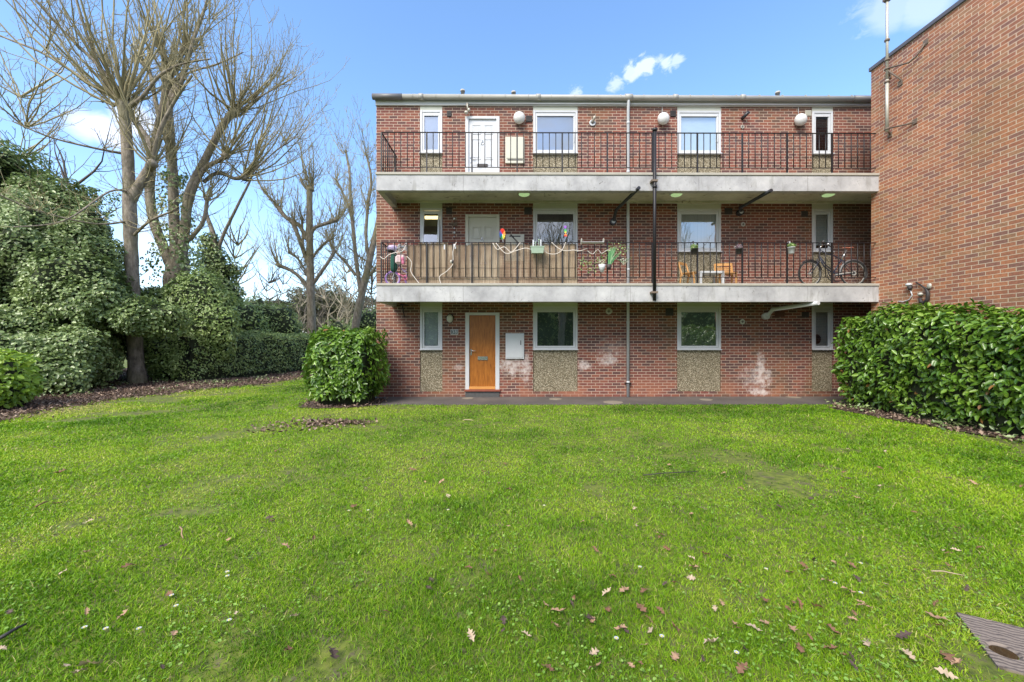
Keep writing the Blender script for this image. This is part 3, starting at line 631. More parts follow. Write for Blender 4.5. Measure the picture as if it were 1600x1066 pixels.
# ------------------------------------------------------------ railings
def railing(zt, label):
    x0 = X(596, YR); n = 11; dx = (X(1370, YR) - x0) / n
    r = empty('balcony_railing', (x0, YR, zt), label, 'railing', 'railings along the balconies')
    top, lo = zt + 0.99, zt + 0.155
    m = MB(); m.box(x0-0.012, x0+n*dx+0.012, YR-0.02, YR+0.02, top-0.012, top, 0.002); m.box(x0-0.018, x0+0.018, YR+0.02, YW, top-0.012, top, 0.002); m.build('top_rail', 'black_metal', r)
    m = MB(); m.box(x0, x0+n*dx, YR-0.012, YR+0.012, lo-0.006, lo+0.006); m.box(x0-0.012, x0+0.012, YR+0.013, YW, lo-0.006, lo+0.006); m.build('bottom_rail', 'black_metal', r)
    pm = MB(); pm.box(-0.016, 0.016, -0.016, 0.016, 0, 0.976); po = pm.build('post', 'black_metal'); 
    bmh = MB(); bmh.tube([(0, 0, 0), (0, 0, 0.822)], 0.0105, 6); bo = bmh.build('baluster', 'black_metal')
    posts = [(x0+k*dx, YR) for k in range(n+1)] + [(x0, YW-0.03)]
    for i, (x, y) in enumerate(posts):
        o = po if i == 0 else po.copy()
        if i: C.objects.link(o)
        o.parent = r; o.location = (x-x0, y-YR, 0)
    q = [(x0+k*dx+j*dx/7, YR) for k in range(n) for j in range(1, 7)] + [(x0, YR+(YW-YR)*j/7.4) for j in range(1, 7)]
    for i, (x, y) in enumerate(q):
        o = bo if i == 0 else bo.copy()
        if i: C.objects.link(o)
        o.parent = r; o.location = (x-x0, y-YR, 0.161)
railing(2.867, 'black iron railing of the lower balcony with bamboo screen behind it')
railing(5.487, 'black iron railing of the bare top balcony')

# ------------------------------------------------------------ right-hand building
gx0, gy1 = 8.76, 9.74
gb = empty('gable_building', (gx0, gy1, 0), 'tall orange red brick side wall of the neighbouring block on the right', 'building')
gz1 = P(1364, 112, 9.74)[2]
m = MB(); m.box(gx0, 17, 4.4, gy1, -0.3, gz1); m.build('wall', 'gable_brick', gb)
m = MB(); m.box(gx0-0.04, 17.1, 4.3, gy1+0.03, gz1+0.002, gz1+0.09, 0.006); m.build('coping', 'coping_metal', gb)
m = MB(); m.box(9.0, 9.3, gy1+0.01, YW-0.01, 0, gz1-0.4); 
m.b.free()
# wall sensor and conduit
def GW(px, py, off=0.0):
    xx = gx0 - off; u = (px-800)/F; dx = u*math.cos(TH)+math.sin(TH); dy = math.cos(TH)-u*math.sin(TH); t_ = xx/dx
    return (xx, t_*dy, H + (533-py)/F*t_)
m = MB(); m.ball(GW(1420, 445, 0.05), 0.06, 0.06, 0.035); o = m.build('wall_sensor', 'white_plastic', gb)
m = MB(); m.tube([GW(1421.5, 447.5, 0.05), GW(1422, 453, 0.05)], [0.05, 0.03], 8); m.build('sensor_body', 'vent_dark', o)
m = MB(); m.tube([GW(1422, 453, 0.03), GW(1425.5, 461, 0.02), GW(1421, 468, 0.02), GW(1411, 472, 0.02), GW(1404, 471, 0.02)], 0.012, 6); m.build('cable', 'white_plastic', o)
m = MB(); m.tube([GW(1431, 441, 0.03), GW(1447, 451.5, 0.04), GW(1450, 458, 0.04), GW(1449.5, 468, 0.04), GW(1444, 473.5, 0.04), GW(1439, 472, 0.04), GW(1437.5, 466, 0.04)], [0.014, 0.02, 0.032, 0.035, 0.035, 0.035, 0.03], 8); o = m.build('conduit', 'vent_dark', gb)
m = MB(); m.ball(GW(1438, 460, 0.05), 0.05, 0.05, 0.04); m.ball(GW(1452, 447, 0.04), 0.03, 0.05, 0.06); m.build('conduit_box', 'galvanised', o)
# antenna mast
t = empty('antenna_mast', GW(1386, 206, 0.17), 'pale metal mast pole bracketed to the corner of the right brick wall', 'antenna mast')
p0 = Vector(GW(1386, 206, 0.17)); p1 = Vector((p0.x, p0.y, 9.55))
m = MB(); m.tube([p0, (p0.x, p0.y, 7.45)], 0.034, 10); m.tube([(p0.x, p0.y, 7.4), p1], 0.028, 10); m.build('pole', 'galvanised', t)
m = MB(); zc = GW(1383, 4, 0.17)[2]
for z in (zc, 8.35, 7.9, 7.4, GW(1386, 108, 0.17)[2], GW(1386, 202, 0.17)[2]): m.tube([(p0.x, p0.y, z-0.02), (p0.x, p0.y, z+0.02)], 0.05, 8)
m.box(p0.x-0.06, p0.x+0.07, p0.y-0.05, p0.y+0.05, zc, zc+0.06); m.build('clamp', 'rust_metal', t)
for pts in ([GW(1387, 107, 0.17), GW(1420, 98, 0.08), GW(1431, 89, 0.06), GW(1447, 66, 0.005)], [GW(1387, 110, 0.17), GW(1407, 124, 0.03), GW(1407.5, 130, 0.005)], [GW(1387, 201, 0.17), GW(1418, 194, 0.06), GW(1430, 190, 0.005)], [GW(1387, 110, 0.17), GW(1390, 120, 0.005)], [GW(1387, 203, 0.17), GW(1391, 211, 0.005)]):
    m = MB(); m.tube(pts, 0.018, 6); e = Vector(pts[-1]); m.box(e.x-0.02, e.x, e.y-0.05, e.y+0.05, e.z-0.05, e.z+0.05); m.build('wall_bracket', 'rust_metal', t)
# ------------------------------------------------------------ things on the lower balcony
FZ = 2.867 - 0.03
def B(px, py, y): return Vector(P(px, py, y))
# bamboo screen tied behind the railing
x0, x1 = X(637, 9.66), X(901, 9.66); bm = bmesh.new(); r = random.Random(3); nx = 130
t = empty('bamboo_screen', (x0, 9.66, FZ), 'weathered bamboo reed screen tied behind the lower railing', 'screen')
sg = MB(); seams = [(x0, X(653.5, 9.66), 3.80), (X(653.5, 9.66)+0.004, X(700, 9.66), 3.85), (X(700, 9.66)+0.004, X(735, 9.66), 3.80), (X(735, 9.66)+0.004, X(787, 9.66), 3.855), (X(787, 9.66)+0.004, X(817, 9.66), 3.83), (X(817, 9.66)+0.004, x1, 3.83)]
for a, b, zt_ in seams:
    bm = MB(); k = int((b-a)/0.022); 
    for i in range(k):
        xx = a + (i+0.5)*(b-a)/k; bm.box(xx-0.0085-r.uniform(0,.0015), xx+0.0085+r.uniform(0,.0015), 9.655+r.uniform(0,0.008), 9.675+r.uniform(0, 0.004), FZ+0.005, zt_ + r.uniform(-0.018, 0.012))
    bm.build('reed_panel', 'bamboo_screen', t)
for z in (3.25,):
    m = MB(); m.tube([(x0+(x1-x0)*i/20, 9.652, z + 0.006*math.sin(i*1.7)) for i in range(21)], 0.0045, 4); m.build('binding_wire', 'rust_metal', t)
# adult bicycle
t = empty('bicycle', (X(1300, 9.95), 9.95, FZ), 'dark blue city bicycle leaning behind the railing at the right end', 'bicycle')
yb = 9.95; sc = 1/(F/yb)
def Q(px, py, dy=0): return Vector(P(px, py, yb)) + Vector((0, dy, 0))
Rw = 0.325; zc = FZ + Rw + 0.01
c1 = Vector((Q(1266.3, 426).x, yb+0.02, zc)); c2 = Vector((Q(1333, 426).x, yb, zc))
def wheel(c, u, R, parent, tmat='tyre_rubber', rmat='chrome', spokes=28, fender=None):
    u = Vector(u).normalized(); w = u.cross(Vector((0,0,1)))
    m = MB(); m.ring(c, u, (0,0,1), R-0.02, 0.021, 40, 8); o = m.build('wheel', tmat, parent)
    m = MB(); m.ring(c, u, (0,0,1), R-0.043, 0.008, 40, 6); m.build('rim', rmat, o)
    m = MB(); m.tube([c-w*0.045, c+w*0.045], 0.02 if R > 0.2 else 0.014, 10); m.build('hub', rmat, o)
    m = MB()
    for k in range(spokes):
        a = 2*math.pi*k/spokes; s = 1 if k % 2 else -1
        m.tube([c+w*0.03*s, c+(u*math.cos(a)+Vector((0,0,1))*math.sin(a))*(R-0.05)], 0.0016, 4, cap=False)
    m.build('spokes', rmat, o)
    return o
wheel(c1, (0.99, 0.13, 0), Rw, t, 'tyre_rubber', 'gutter_grey', 18); wheel(c2, (1, 0, 0), Rw, t, 'tyre_rubber', 'gutter_grey', 18)
hb, ht = Q(1279.5, 404), Q(1281.3, 389); bb = Vector((Q(1299, 433).x, yb, FZ+0.27)); st = Q(1314.5, 406); sd = Q(1324, 388)
m = MB(); m.tube([hb, ht], 0.018, 8)
m.tube([hb+Vector((0.01,0,0.02)), Q(1288, 417), Q(1300, 426), Q(1312, 428), bb+Vector((0.3, 0, 0.06))], 0.015, 8)
m.tube([hb+Vector((0.02,0,0.06)), Q(1290, 414), Q(1302, 423.5)], 0.013, 8)
m.tube([ht+Vector((0.01,0,-0.03)), Q(1292, 397), Q(1302, 399), st, c2+Vector((-0.13, 0.03, 0.27))], 0.013, 8)
m.tube([bb, st], 0.016, 8)
for s in (-0.05, 0.05): m.tube([bb+Vector((0.02,s*0.6,0)), c2+Vector((0,s,0))], 0.009, 6); m.tube([st+Vector((0,s*0.4,-0.03)), c2+Vector((0,s,0))], 0.008, 6)
m.build('frame', 'navy_paint', t)
m = MB()
for s in (-0.045, 0.045): m.tube([hb+Vector((0,s*0.8,-0.01)), hb.lerp(c1, 0.45)+Vector((0.012,s,0)), c1+Vector((0, s*1.1, 0))], 0.011, 6)
m.build('fork', 'navy_paint', t)
def fender(c, R, a0, a1, mat, u=(1,0,0)):
    u = Vector(u).normalized(); w = u.cross(Vector((0,0,1))); b = bmesh.new(); pr = None; m = MB()
    for i in range(17):
        a = math.radians(a0+(a1-a0)*i/16); d = u*math.cos(a)+Vector((0,0,1))*math.sin(a)
        row = [m.b.verts.new(c + d*(R+h) + w*s) for s, h in ((-0.026, -0.012), (-0.014, 0.004), (0.014, 0.004), (0.026, -0.012))]
        if pr:
            for k in range(3): m.b.faces.new((pr[k], pr[k+1], row[k+1], row[k]))
        pr = row
    return m.build('mudguard', mat, t)
fender(c1, Rw+0.022, 15, 130, 'black_plastic', (0.99,0.13,0)); fender(c2, Rw+0.022, -20, 175, 'gutter_dark')
m = MB(); m.ring(bb, (1,0,0), (0,0,1), 0.1, 0.009, 28, 6); 
for k in range(5): a = k*1.2566; m.tube([bb, bb+Vector((math.cos(a),0,math.sin(a)))*0.098], 0.007, 4)
m.build('chainring', 'black_plastic', t)
m = MB(); m.tube([bb+Vector((0.08,-0.03,0.03)), c2+Vector((-0.02,-0.03,0.03))], 0.018, 6); m.ring(c2+Vector((-0.01,-0.035,0)), (1,0,0),(0,0,1), 0.045, 0.014, 16, 6); m.build('chain_guard', 'gutter_grey', t)
m = MB(); m.tube([bb+Vector((0,-0.05,0)), bb+Vector((0.04,-0.07,-0.16))], 0.009, 6); m.box(bb.x, bb.x+0.09, yb-0.14, yb-0.07, bb.z-0.17, bb.z-0.15); m.tube([bb+Vector((0,0.05,0)), bb+Vector((-0.04,0.07,0.16))], 0.009, 6); m.build('crank', 'black_plastic', t)
m = MB(); m.tube([st, sd+Vector((-0.01,0,-0.03))], 0.014, 8); m.build('seat_post', 'chrome', t)
m = MB(); m.ball(sd+Vector((0.07,0,0.0)), 0.075, 0.085, 0.028); m.ball(sd+Vector((-0.035,0,0.006)), 0.095, 0.032, 0.02); m.build('saddle', 'tan_leather', t)
hm = Q(1284, 383); m = MB(); m.tube([ht, Q(1282.5, 386), hm], 0.012, 8)
m.tube([Q(1273, 381, -0.28), Q(1276, 385, -0.2), Q(1281, 386.2, -0.06), hm, Q(1294, 381.5, 0.06), Q(1303, 379.5, 0.2), Q(1313, 381.5, 0.28)], 0.011, 8); m.ball(Q(1301.5, 379, 0.15), 0.028, 0.028, 0.028); m.build('handlebar', 'chrome', t)
m = MB(); m.tube([Q(1271.5, 382, -0.3), Q(1276, 385, -0.22)], 0.016, 8); m.tube([Q(1304, 380, 0.2), Q(1314, 381.5, 0.3)], 0.016, 8); m.build('grip', 'vent_dark', t)
# child's bicycle
cb = empty('child_bicycle', (X(614, 9.9), 9.9, FZ), 'small purple and pink child bicycle with white streamers at the left end', 'bicycle')
Rk = 0.185; k1 = Vector((X(614.3, 9.9), 9.86, FZ+Rk)); k2 = Vector((X(642, 9.9), 10.02, FZ+Rk))
for c in (k1, k2): wheel(c, (0.97, 0.25, 0), Rk, cb, 'purple_rubber', 'white_plastic', 14)
hd = B(624, 410, 9.9); m = MB(); m.tube([hd, hd+Vector((0.01,0,-0.1)), B(631, 424, 9.92), B(640, 428, 9.98), k2], 0.017, 8); m.tube([B(631, 424, 9.92), B(643, 415, 9.99)], 0.013, 6); m.build('frame', 'lilac_plastic', cb)
m = MB(); 
for s in (-0.035, 0.035): m.tube([hd+Vector((0,s,0)), k1+Vector((0, s, 0))], 0.012, 6)
m.build('fork', 'white_plastic', cb)
m = MB(); m.tube([hd, B(627, 392, 9.88)], 0.012, 6); m.tube([B(620, 388, 9.72), B(625, 393, 9.84), B(629, 393, 9.92), B(636, 386, 10.08)], 0.012, 6); m.build('handlebar', 'white_plastic', cb)
m = MB(); m.box(B(618,0,9.8).x, B(634,0,9.8).x, 9.72, 9.84, B(0,413,9.8).z, B(0,398,9.8).z, 0.05); m.build('basket', 'blush_cloth', cb)
m = MB(); m.ball(B(628.5, 405, 9.7), 0.05, 0.02, 0.05); m.ball(B(629.5, 410, 9.7), 0.035, 0.02, 0.06); m.build('bow', 'pink_plastic', cb)
m = MB(); m.ball(B(643, 413, 9.99), 0.1, 0.06, 0.03); m.build('saddle', 'blush_cloth', cb)
m = MB(); m.tube([B(622, 428, 9.8), B(628, 431, 9.8), B(634, 436, 9.85)], 0.02, 6); m.ring(B(633, 434, 9.9), (1,0,0),(0,0,1), 0.05, 0.012, 16, 6); m.build('chain_guard', 'pink_plastic', cb)
m = MB(); rr = random.Random(5)
for k in range(14):
    a = B(629+rr.uniform(-3, 3), 386+rr.uniform(-2, 2), 9.72); m.tube([a, a+Vector((rr.uniform(-.09,.09), rr.uniform(-.04,.02), rr.uniform(-.02,.09))), a+Vector((rr.uniform(-.2,.14), rr.uniform(-.06,.02), rr.uniform(-.22,.06)))], 0.008, 4)
m.build('streamers', 'white_plastic', cb)
# helmet, folded parasol
h = B(613, 388.5, 9.8); t = empty('bicycle_helmet', h, 'lilac child helmet hooked on the left corner of the lower railing', 'helmet')
m = MB(); m.ball(h, 0.13, 0.1, 0.085, 16, 10); m.build('shell', 'lilac_plastic', t)
m = MB(); m.ball(h+Vector((-0.04,-0.01,-0.055)), 0.11, 0.09, 0.04); m.build('liner', 'vent_dark', t)
pb_ = B(616.5, 425, 9.85); t = empty('folded_parasol', (pb_.x, 9.85, FZ), 'folded dark green parasol standing in the left corner of the balcony', 'parasol')
m = MB(); m.lathe((pb_.x-0.02, 9.85, 0), [(0.05, pb_.z), (0.085, pb_.z+0.08), (0.085, pb_.z+0.3), (0.05, pb_.z+0.52), (0.015, pb_.z+0.56)], 10); m.build('canopy', 'green_cloth', t)
m = MB(); m.tube([(pb_.x-0.02, 9.85, FZ), (pb_.x-0.02, 9.85, pb_.z+0.6)], 0.012, 6); m.build('pole', 'galvanised', t)
# chairs and table
def folding_chair(loc, rz, label, back=True):
    t = empty('folding_chair', loc, label, 'chair', None, rz)
    def bb_(*a): m = MB(); m.box(*a, 0.003); return m
    def put(m, name):
        bmesh.ops.recalc_face_normals(m.b, faces=m.b.faces[:]); me = bpy.data.meshes.new(name); m.b.to_mesh(me); m.b.free(); return link(name, me, 'pine_wood', t)
    for sx in (-1, 1):
        m = MB(); m.tube([(sx*0.19, -0.19, 0), (sx*0.19, -0.16, 0.36)], 0.022, 4, smooth=False); put(m, 'leg')
        m = MB(); m.tube([(sx*0.19, 0.19, 0), (sx*0.19, 0.15, 0.36)], 0.022, 4, smooth=False); put(m, 'leg')
        m = MB(); m.tube([(sx*0.2, 0.12, 0.3), (sx*0.2, 0.22, 0.66)], 0.022, 4, smooth=False); put(m, 'back_post')
    m = MB()
    for k in range(6): m.box(-0.2, 0.2, -0.19+k*0.062, -0.14+k*0.062, 0.355, 0.372, 0.002)
    put(m, 'seat')
    m = MB()
    for k, z in enumerate((0.40, 0.445, 0.49, 0.535) if back else ()): m.box(-0.19, 0.19, 0.155+k*0.012, 0.17+k*0.012, z, z+0.028)
    m.box(-0.2, 0.2, 0.195, 0.215, 0.60, 0.67, 0.003); put(m, 'backrest')
    return t
folding_chair((X(1079, 10.15), 10.15, FZ), math.radians(40), 'wooden folding chair left of the small white balcony table', False)
folding_chair((X(1134, 10.2), 10.2, FZ), math.radians(-12), 'slatted orange wooden folding chair right of the white balcony table')
xa, xb = X(1092, 9.95), X(1129.5, 9.95); t = empty('side_table', ((xa+xb)/2, 10.1, FZ), 'low white square table between the two wooden chairs', 'table')
m = MB(); m.box(xa, xb, 9.88, 10.36, FZ+0.335, FZ+0.385, 0.004); m.build('table_top', 'white_paint', t)
for x in (xa, xb-0.05):
    for y in (9.88, 10.31): m = MB(); m.box(x, x+0.05, y, y+0.05, FZ, FZ+0.333, 0.003); m.build('leg', 'white_paint', t)
g = (X(1110, 10.2), 10.2, FZ); t = empty('floor_plant', g, 'tiny green plant under the white balcony table', 'potted plant')
m = MB(); m.lathe(g, [(0.05, 0), (0.065, 0.07)], 10); m.build('pot', 'clay_pipe', t)
def leafball(name, c, rad, n, size, mat, parent, seed, aspect=0.4):
    r = np.random.default_rng(seed); d = unit(r.normal(0, 1, (n, 3))); rr_ = r.uniform(0.5, 1, (n, 1)); pts = np.array(c) + d*rr_*np.array(rad)
    V, Fc, T = leaves(pts, d, size, aspect, 0.1, 0.6, seed=seed, up=0.4)
    off = parent.location if parent is not None else Vector((0,0,0)); V = V - np.array(off)
    return link(name, npmesh(name, V, [Fc], T), mat, parent)
leafball('leaves', (g[0], g[1], g[2]+0.1), (0.09, 0.09, 0.05), 60, 0.05, 'pot_leaf', t, 4)
# hanging pots on the railing
def hang_pot(px, py, w, h, mat, lmat, label, seed, lr, green=True):
    c = B(px, py, YR-0.1); t = empty('hanging_pot', c, label, 'plant pot', 'pots hooked on the lower railing')
    m = MB(); m.lathe(c, [(w*0.36, -h/2), (w*0.42, -h*0.45), (w*0.5, h*0.42), (w*0.54, h*0.42), (w*0.54, h/2), (w*0.45, h/2)], 14); m.build('pot', mat, t)
    m = MB(); m.box(c.x-0.012, c.x+0.012, YR-0.05, YR-0.035, c.z, 3.87); m.box(c.x-0.012, c.x+0.012, YR-0.05, YR+0.03, 3.868, 3.876); m.build('hook', mat, t)
    leafball('leaves', (c.x, c.y, c.z+h/2+lr*0.5), (lr, lr*0.8, lr*0.75), 110, 0.055, lmat, t, seed)
hang_pot(1085, 393, 0.16, 0.13, 'vent_dark', 'pot_leaf', 'black hanging pot with lime green leaves before the third window', 21, 0.09)
hang_pot(1154.5, 393, 0.14, 0.13, 'vent_dark', 'heather', 'black hanging pot with greyish pink heather on the railing', 22, 0.08)
hang_pot(1236.5, 391.5, 0.15, 0.15, 'white_plastic', 'pot_leaf', 'white hanging pot with trailing green succulent on the railing', 23, 0.085)
# sage planter hooked on the rail
c = B(839.5, 391, YR-0.14); t = empty('railing_planter', c, 'sage green trough planter hooked over the railing above the bamboo', 'planter')
m = MB(); bm = m.b; hx_, hy2 = 0.155, 0.075
for s0, z_ in ((0.86, -0.08), (1.0, 0.075)): pass
lo = [(-.135,-.06),(.135,-.06),(.135,.06),(-.135,.06)]; hi = [(-.155,-.078),(.155,-.078),(.155,.078),(-.155,.078)]
a_ = [bm.verts.new((c.x+x, c.y+y, c.z-0.08)) for x, y in lo]; b_ = [bm.verts.new((c.x+x, c.y+y, c.z+0.055)) for x, y in hi]; bm.faces.new(a_)
for k in range(4): bm.faces.new((a_[k], a_[(k+1)%4], b_[(k+1)%4], b_[k]))
bm.faces.new(b_); m.box(c.x-0.168, c.x+0.168, c.y-0.088, c.y+0.088, c.z+0.056, c.z+0.08, 0.006); m.build('trough', 'sage_plastic', t)
m = MB()
for s in (-0.09, 0.09): m.box(c.x+s-0.015, c.x+s+0.015, YR-0.05, YR-0.035, c.z+0.06, 3.9); m.box(c.x+s-0.015, c.x+s+0.015, YR-0.05, YR+0.035, 3.9, 3.907)
m.build('hook', 'white_plastic', t)
for dx, ch in ((-0.05, 0.09), (0.03, 0.15)):
    m = MB(); m.tube([(c.x+dx, c.y, c.z+0.07), (c.x+dx+0.01, c.y, c.z+0.08+ch)], 0.006, 5); m.ball((c.x+dx+0.01, c.y, c.z+0.09+ch), 0.02, 0.02, 0.02, 8, 6); m.build('stem', 'pot_leaf' if False else 'sage_plastic', t)
# spiky plant in black pot, white pot plant, trailing ivy garland
c = B(952, 413.5, YR-0.09); t = empty('spiky_plant', c, 'tall striped spiky green plant leaning from a small black pot', 'potted plant')
m = MB(); m.lathe(c+Vector((-0.01,0,-0.06)), [(0.045, -0.06), (0.065, 0.06)], 12); m.build('pot', 'vent_dark', t)
rr = np.random.default_rng(8); Vs = []; Fs = []; Ts = []; kk = 0
for i in range(34):
    right = i > 24; b0 = np.array(c) + np.array([rr.uniform(-.03,.03), rr.uniform(-.03,.03), -0.01]); tip = b0 + (np.array([rr.uniform(0.16,0.3), rr.uniform(-.1,.05), rr.uniform(.22,.33)]) if right else np.array([rr.uniform(0.0,0.17), rr.uniform(-.08,.05), rr.uniform(.3,.46)]))
    md = (b0+tip)/2 + np.array([-0.01, 0, 0.03]); w = np.array([0.010, 0, 0])
    Vs += [b0-w, b0+w, md+w*1.2, tip, md-w*1.2]; Fs.append([kk, kk+1, kk+2, kk+4]); Ts += [rr.uniform(0.0, 1)]*5; kk += 5
FV = np.array(Fs); Tr = FV[:, [3, 2, 2]].copy(); Tr[:, 2] = FV[:, 3] - 1
me = npmesh('leaves', np.array(Vs)-np.array(t.location), [FV, np.stack([FV[:,3], FV[:,2], FV[:,3]-1], 1)], Ts); link('leaves', me, 'cane_leaf', t)
c = B(940.5, 419, YR-0.09); t = empty('wall_pot', c, 'white pot with yellow green foliage hanging low on the railing', 'potted plant')
m = MB(); m.lathe(c, [(0.03, -0.1), (0.07, 0.0), (0.085, 0.08), (0.07, 0.08)], 12); m.build('pot', 'white_plastic', t); leafball('leaves', (c.x, c.y, c.z+0.13), (0.09, 0.06, 0.08), 50, 0.05, 'pale_petal', t, 31)
c = B(974, 408, YR-0.05); t = empty('trailing_plant', c, 'pale variegated trailing plant on the railing right of the grey downpipe', 'plant')
leafball('leaves', (c.x+0.02, c.y, c.z), (0.12, 0.04, 0.08), 45, 0.05, 'pale_petal', t, 32)
m = MB(); m.tube([(c.x-0.2, c.y, c.z+0.05), (c.x, c.y, c.z-0.02), (c.x+0.2, c.y, c.z+0.08)], 0.006, 4); m.build('stem', 'cane_leaf', t)
c = B(920, 405, YR-0.04); t = empty('ivy_garland', c, 'thin garland of yellowing ivy leaves woven through the railing bars', 'garland')
pts = []; rr = random.Random(9)
for i in range(120):
    f = rr.random(); px = 906+f*72 + rr.uniform(-3,3); py = 400 + 14*math.sin(f*5+0.6) + rr.gauss(0, 6); pts.append(B(px, py, YR-0.03+rr.uniform(-.03,.03)))
V, Fc, T = leaves(np.array(pts), np.tile([[0,-1.0,0.2]], (len(pts),1)), 0.042, 0.7, seed=5); link('leaves', npmesh('leaves', V-np.array(t.location), [Fc], T), 'pot_leaf', t)
m = MB(); m.tube([B(904+i*4, 398+12*math.sin(i*4/72*5+0.6), YR-0.03) for i in range(20)], 0.005, 4); m.build('vine', 'twig_pale', t)
# wire shelf basket on the rail
a, b = B(907, 380, YR), B(941, 380, YR); t = empty('rail_shelf', a, 'clear drop shelf hooked on the railing right of the bamboo screen', 'shelf')
m = MB(); m.box(a.x, b.x, YR-0.2, YR-0.03, a.z-0.025, a.z-0.013, 0.003); m.build('shelf_board', 'pipe_grey', t)
for x in (a.x, b.x): m = MB(); m.ring((x, YR-0.11, a.z+0.01), (0,1,0), (0,0,1), 0.07, 0.008, 16, 5); m.box(x-0.006, x+0.006, YR-0.18, YR-0.04, a.z-0.012, a.z+0.07); m.build('end_bracket', 'galvanised', t)
# white rope lights along railing
def rope(pts, label, rad=0.009):
    pts = [B(px, py, YR-0.05) for px, py in pts]; Pp = []
    for i in range(len(pts)-1):
        a0 = pts[max(0,i-1)]; p1_, p2_ = pts[i], pts[i+1]; a3 = pts[min(len(pts)-1,i+2)]
        for k in range(6):
            u = k/6; Pp.append(0.5*((2*p1_)+(p2_-a0)*u+(2*a0-5*p1_+4*p2_-a3)*u*u+(3*p1_-a0-3*p2_+a3)*u**3))
    Pp.append(pts[-1]); m = MB(); m.tube(Pp, rad, 5); o = m.build('rope_garland', 'rope_white', origin=pts[0]); tag(o, label, 'rope', 'pale ropes draped on the lower railing')
rope([(594, 401), (600, 404.5), (608, 398), (618, 395), (628, 393), (634, 384)], 'white rope looping past the left railing corner')
rope([(636, 401), (643, 410), (642, 424), (648, 434), (655, 443)], 'pale rope trailing down to the slab beside the child bicycle')
rope([(713, 379), (708, 392), (708, 404), (707, 414), (698, 424), (688, 431), (686.5, 436), (690, 446)], 'long pale cord hanging down in front of the bamboo screen')
rope([(770, 380), (777, 390), (788, 386), (798, 394), (806, 388), (813, 379)], 'white rope swag between the door and the sage planter')
rope([(775, 380), (790, 396), (806, 392), (820, 388), (830, 390)], 'thin white rope just left of the sage planter')
rope([(849, 390), (856, 396), (868, 397), (878, 391), (884, 379)], 'white rope swag right of the sage planter')
rope([(862, 379), (874, 389), (884, 392), (896, 391), (907, 392), (918, 388)], 'white rope running to the end of the bamboo screen')
rope([(918, 392), (926, 397), (934, 390), (940, 396), (949, 391), (956, 393)], 'pale pink rope tangle above the ivy garland')
for i, (px, py) in enumerate(((694.5, 386), (710.5, 385))):
    c = B(px, py, YR-0.035); m = MB(); m.box(c.x-0.017-0.012*i, c.x+0.017+0.012*i, YR-0.04, YR-0.03, c.z-0.06, c.z+0.055, 0.003); tag(m.build('hanging_tag', 'white_plastic', origin=c), ['narrow white tag tied to the railing', 'wider white tag tied to the railing above the hanging cord'][i], 'tag')
c = B(705, 409, YR-0.05); t = empty('bell_charm', c, 'small silver and dark bell charm hanging on the pale cord', 'charm'); m = MB(); m.ball(c, 0.03, 0.03, 0.045, 10, 8); m.build('bell', 'galvanised', t); m = MB(); m.ball(c+Vector((0.035,0,0.0)), 0.02, 0.03, 0.05, 8, 6); m.build('tassel', 'vent_dark', t)
# wind chime string
c = P(709.8, 341, YW-0.05); t = empty('wall_charm', c, 'string of white beads and a dark star hung on the brick beside the door', 'wall charm')
m = MB(); m.tube([c, (c[0], c[1], Z(379))], 0.004, 4); m.build('string', 'vent_dark', t)
for py, r_ in ((342, 0.03), (357, 0.02), (363.5, 0.03), (370, 0.02)): q = P(709.8, py, YW-0.06); m = MB(); m.ball(q, r_, 0.02, r_, 8, 6); m.build('bead', 'white_plastic', t)
q = Vector(P(709.8, 350, YW-0.04)); m = MB()
for k in range(8): a = k*math.pi/4; m.tube([q, q+Vector((math.cos(a),0,math.sin(a)))*0.11], [0.016, 0.006], 5)
m.build('star', 'rust_metal', t)
# rainbow pinwheel and spinner
q = B(785, 366, YR+0.1); t = empty('rainbow_pinwheel', (q.x, q.y, 3.8), 'rainbow coloured pinwheel beside the middle white door', 'pinwheel')
m = MB(); m.tube([(q.x+0.03, q.y, 3.72), q], 0.007, 5); m.build('stick', 'white_plastic', t)
SC = ['sail_red', 'sail_orange', 'sail_yellow', 'sail_green', 'sail_blue', 'sail_violet']
for k in range(12):
    a = math.pi/2 - (k-0.5)*math.pi/6; d = Vector((math.cos(a)*0.075, 0, math.sin(a)*0.14)); e = Vector((math.cos(a-0.5)*0.07, -0.03, math.sin(a-0.5)*0.13)); m = MB()
    m.prism([q, q+d, q+e], (0, 0.004, 0)); m.build('sail', SC[(k//2) % 6] if k != 11 else 'sail_red', t)
q0 = B(883.4, 353, YR+0.1); t = empty('spiral_spinner', q0, 'small rainbow spiral spinner hanging before the second window', 'wind spinner')
for k in range(9):
    z = -0.028*k; a = k*0.8; m = MB(); m.box(q0.x-0.03*abs(math.cos(a))-0.006+0.004*k*0.3, q0.x+0.03*abs(math.cos(a))+0.004*k*0.3, q0.y-0.006, q0.y+0.006, q0.z+z-0.03, q0.z+z-0.002); m.build('fin', (SC[::-1])[min(5, int(k*0.7))], t)
# bag leaning object on middle meter box
m = MB(); m.tube([B(798, 367, 10.55), B(810, 380, 10.5), B(812, 400, 10.4)], 0.022, 6); tag(m.build('umbrella', 'vent_dark', origin=B(812, 400, 10.4)), 'dark folded umbrella propped before the middle meter box', 'umbrella')
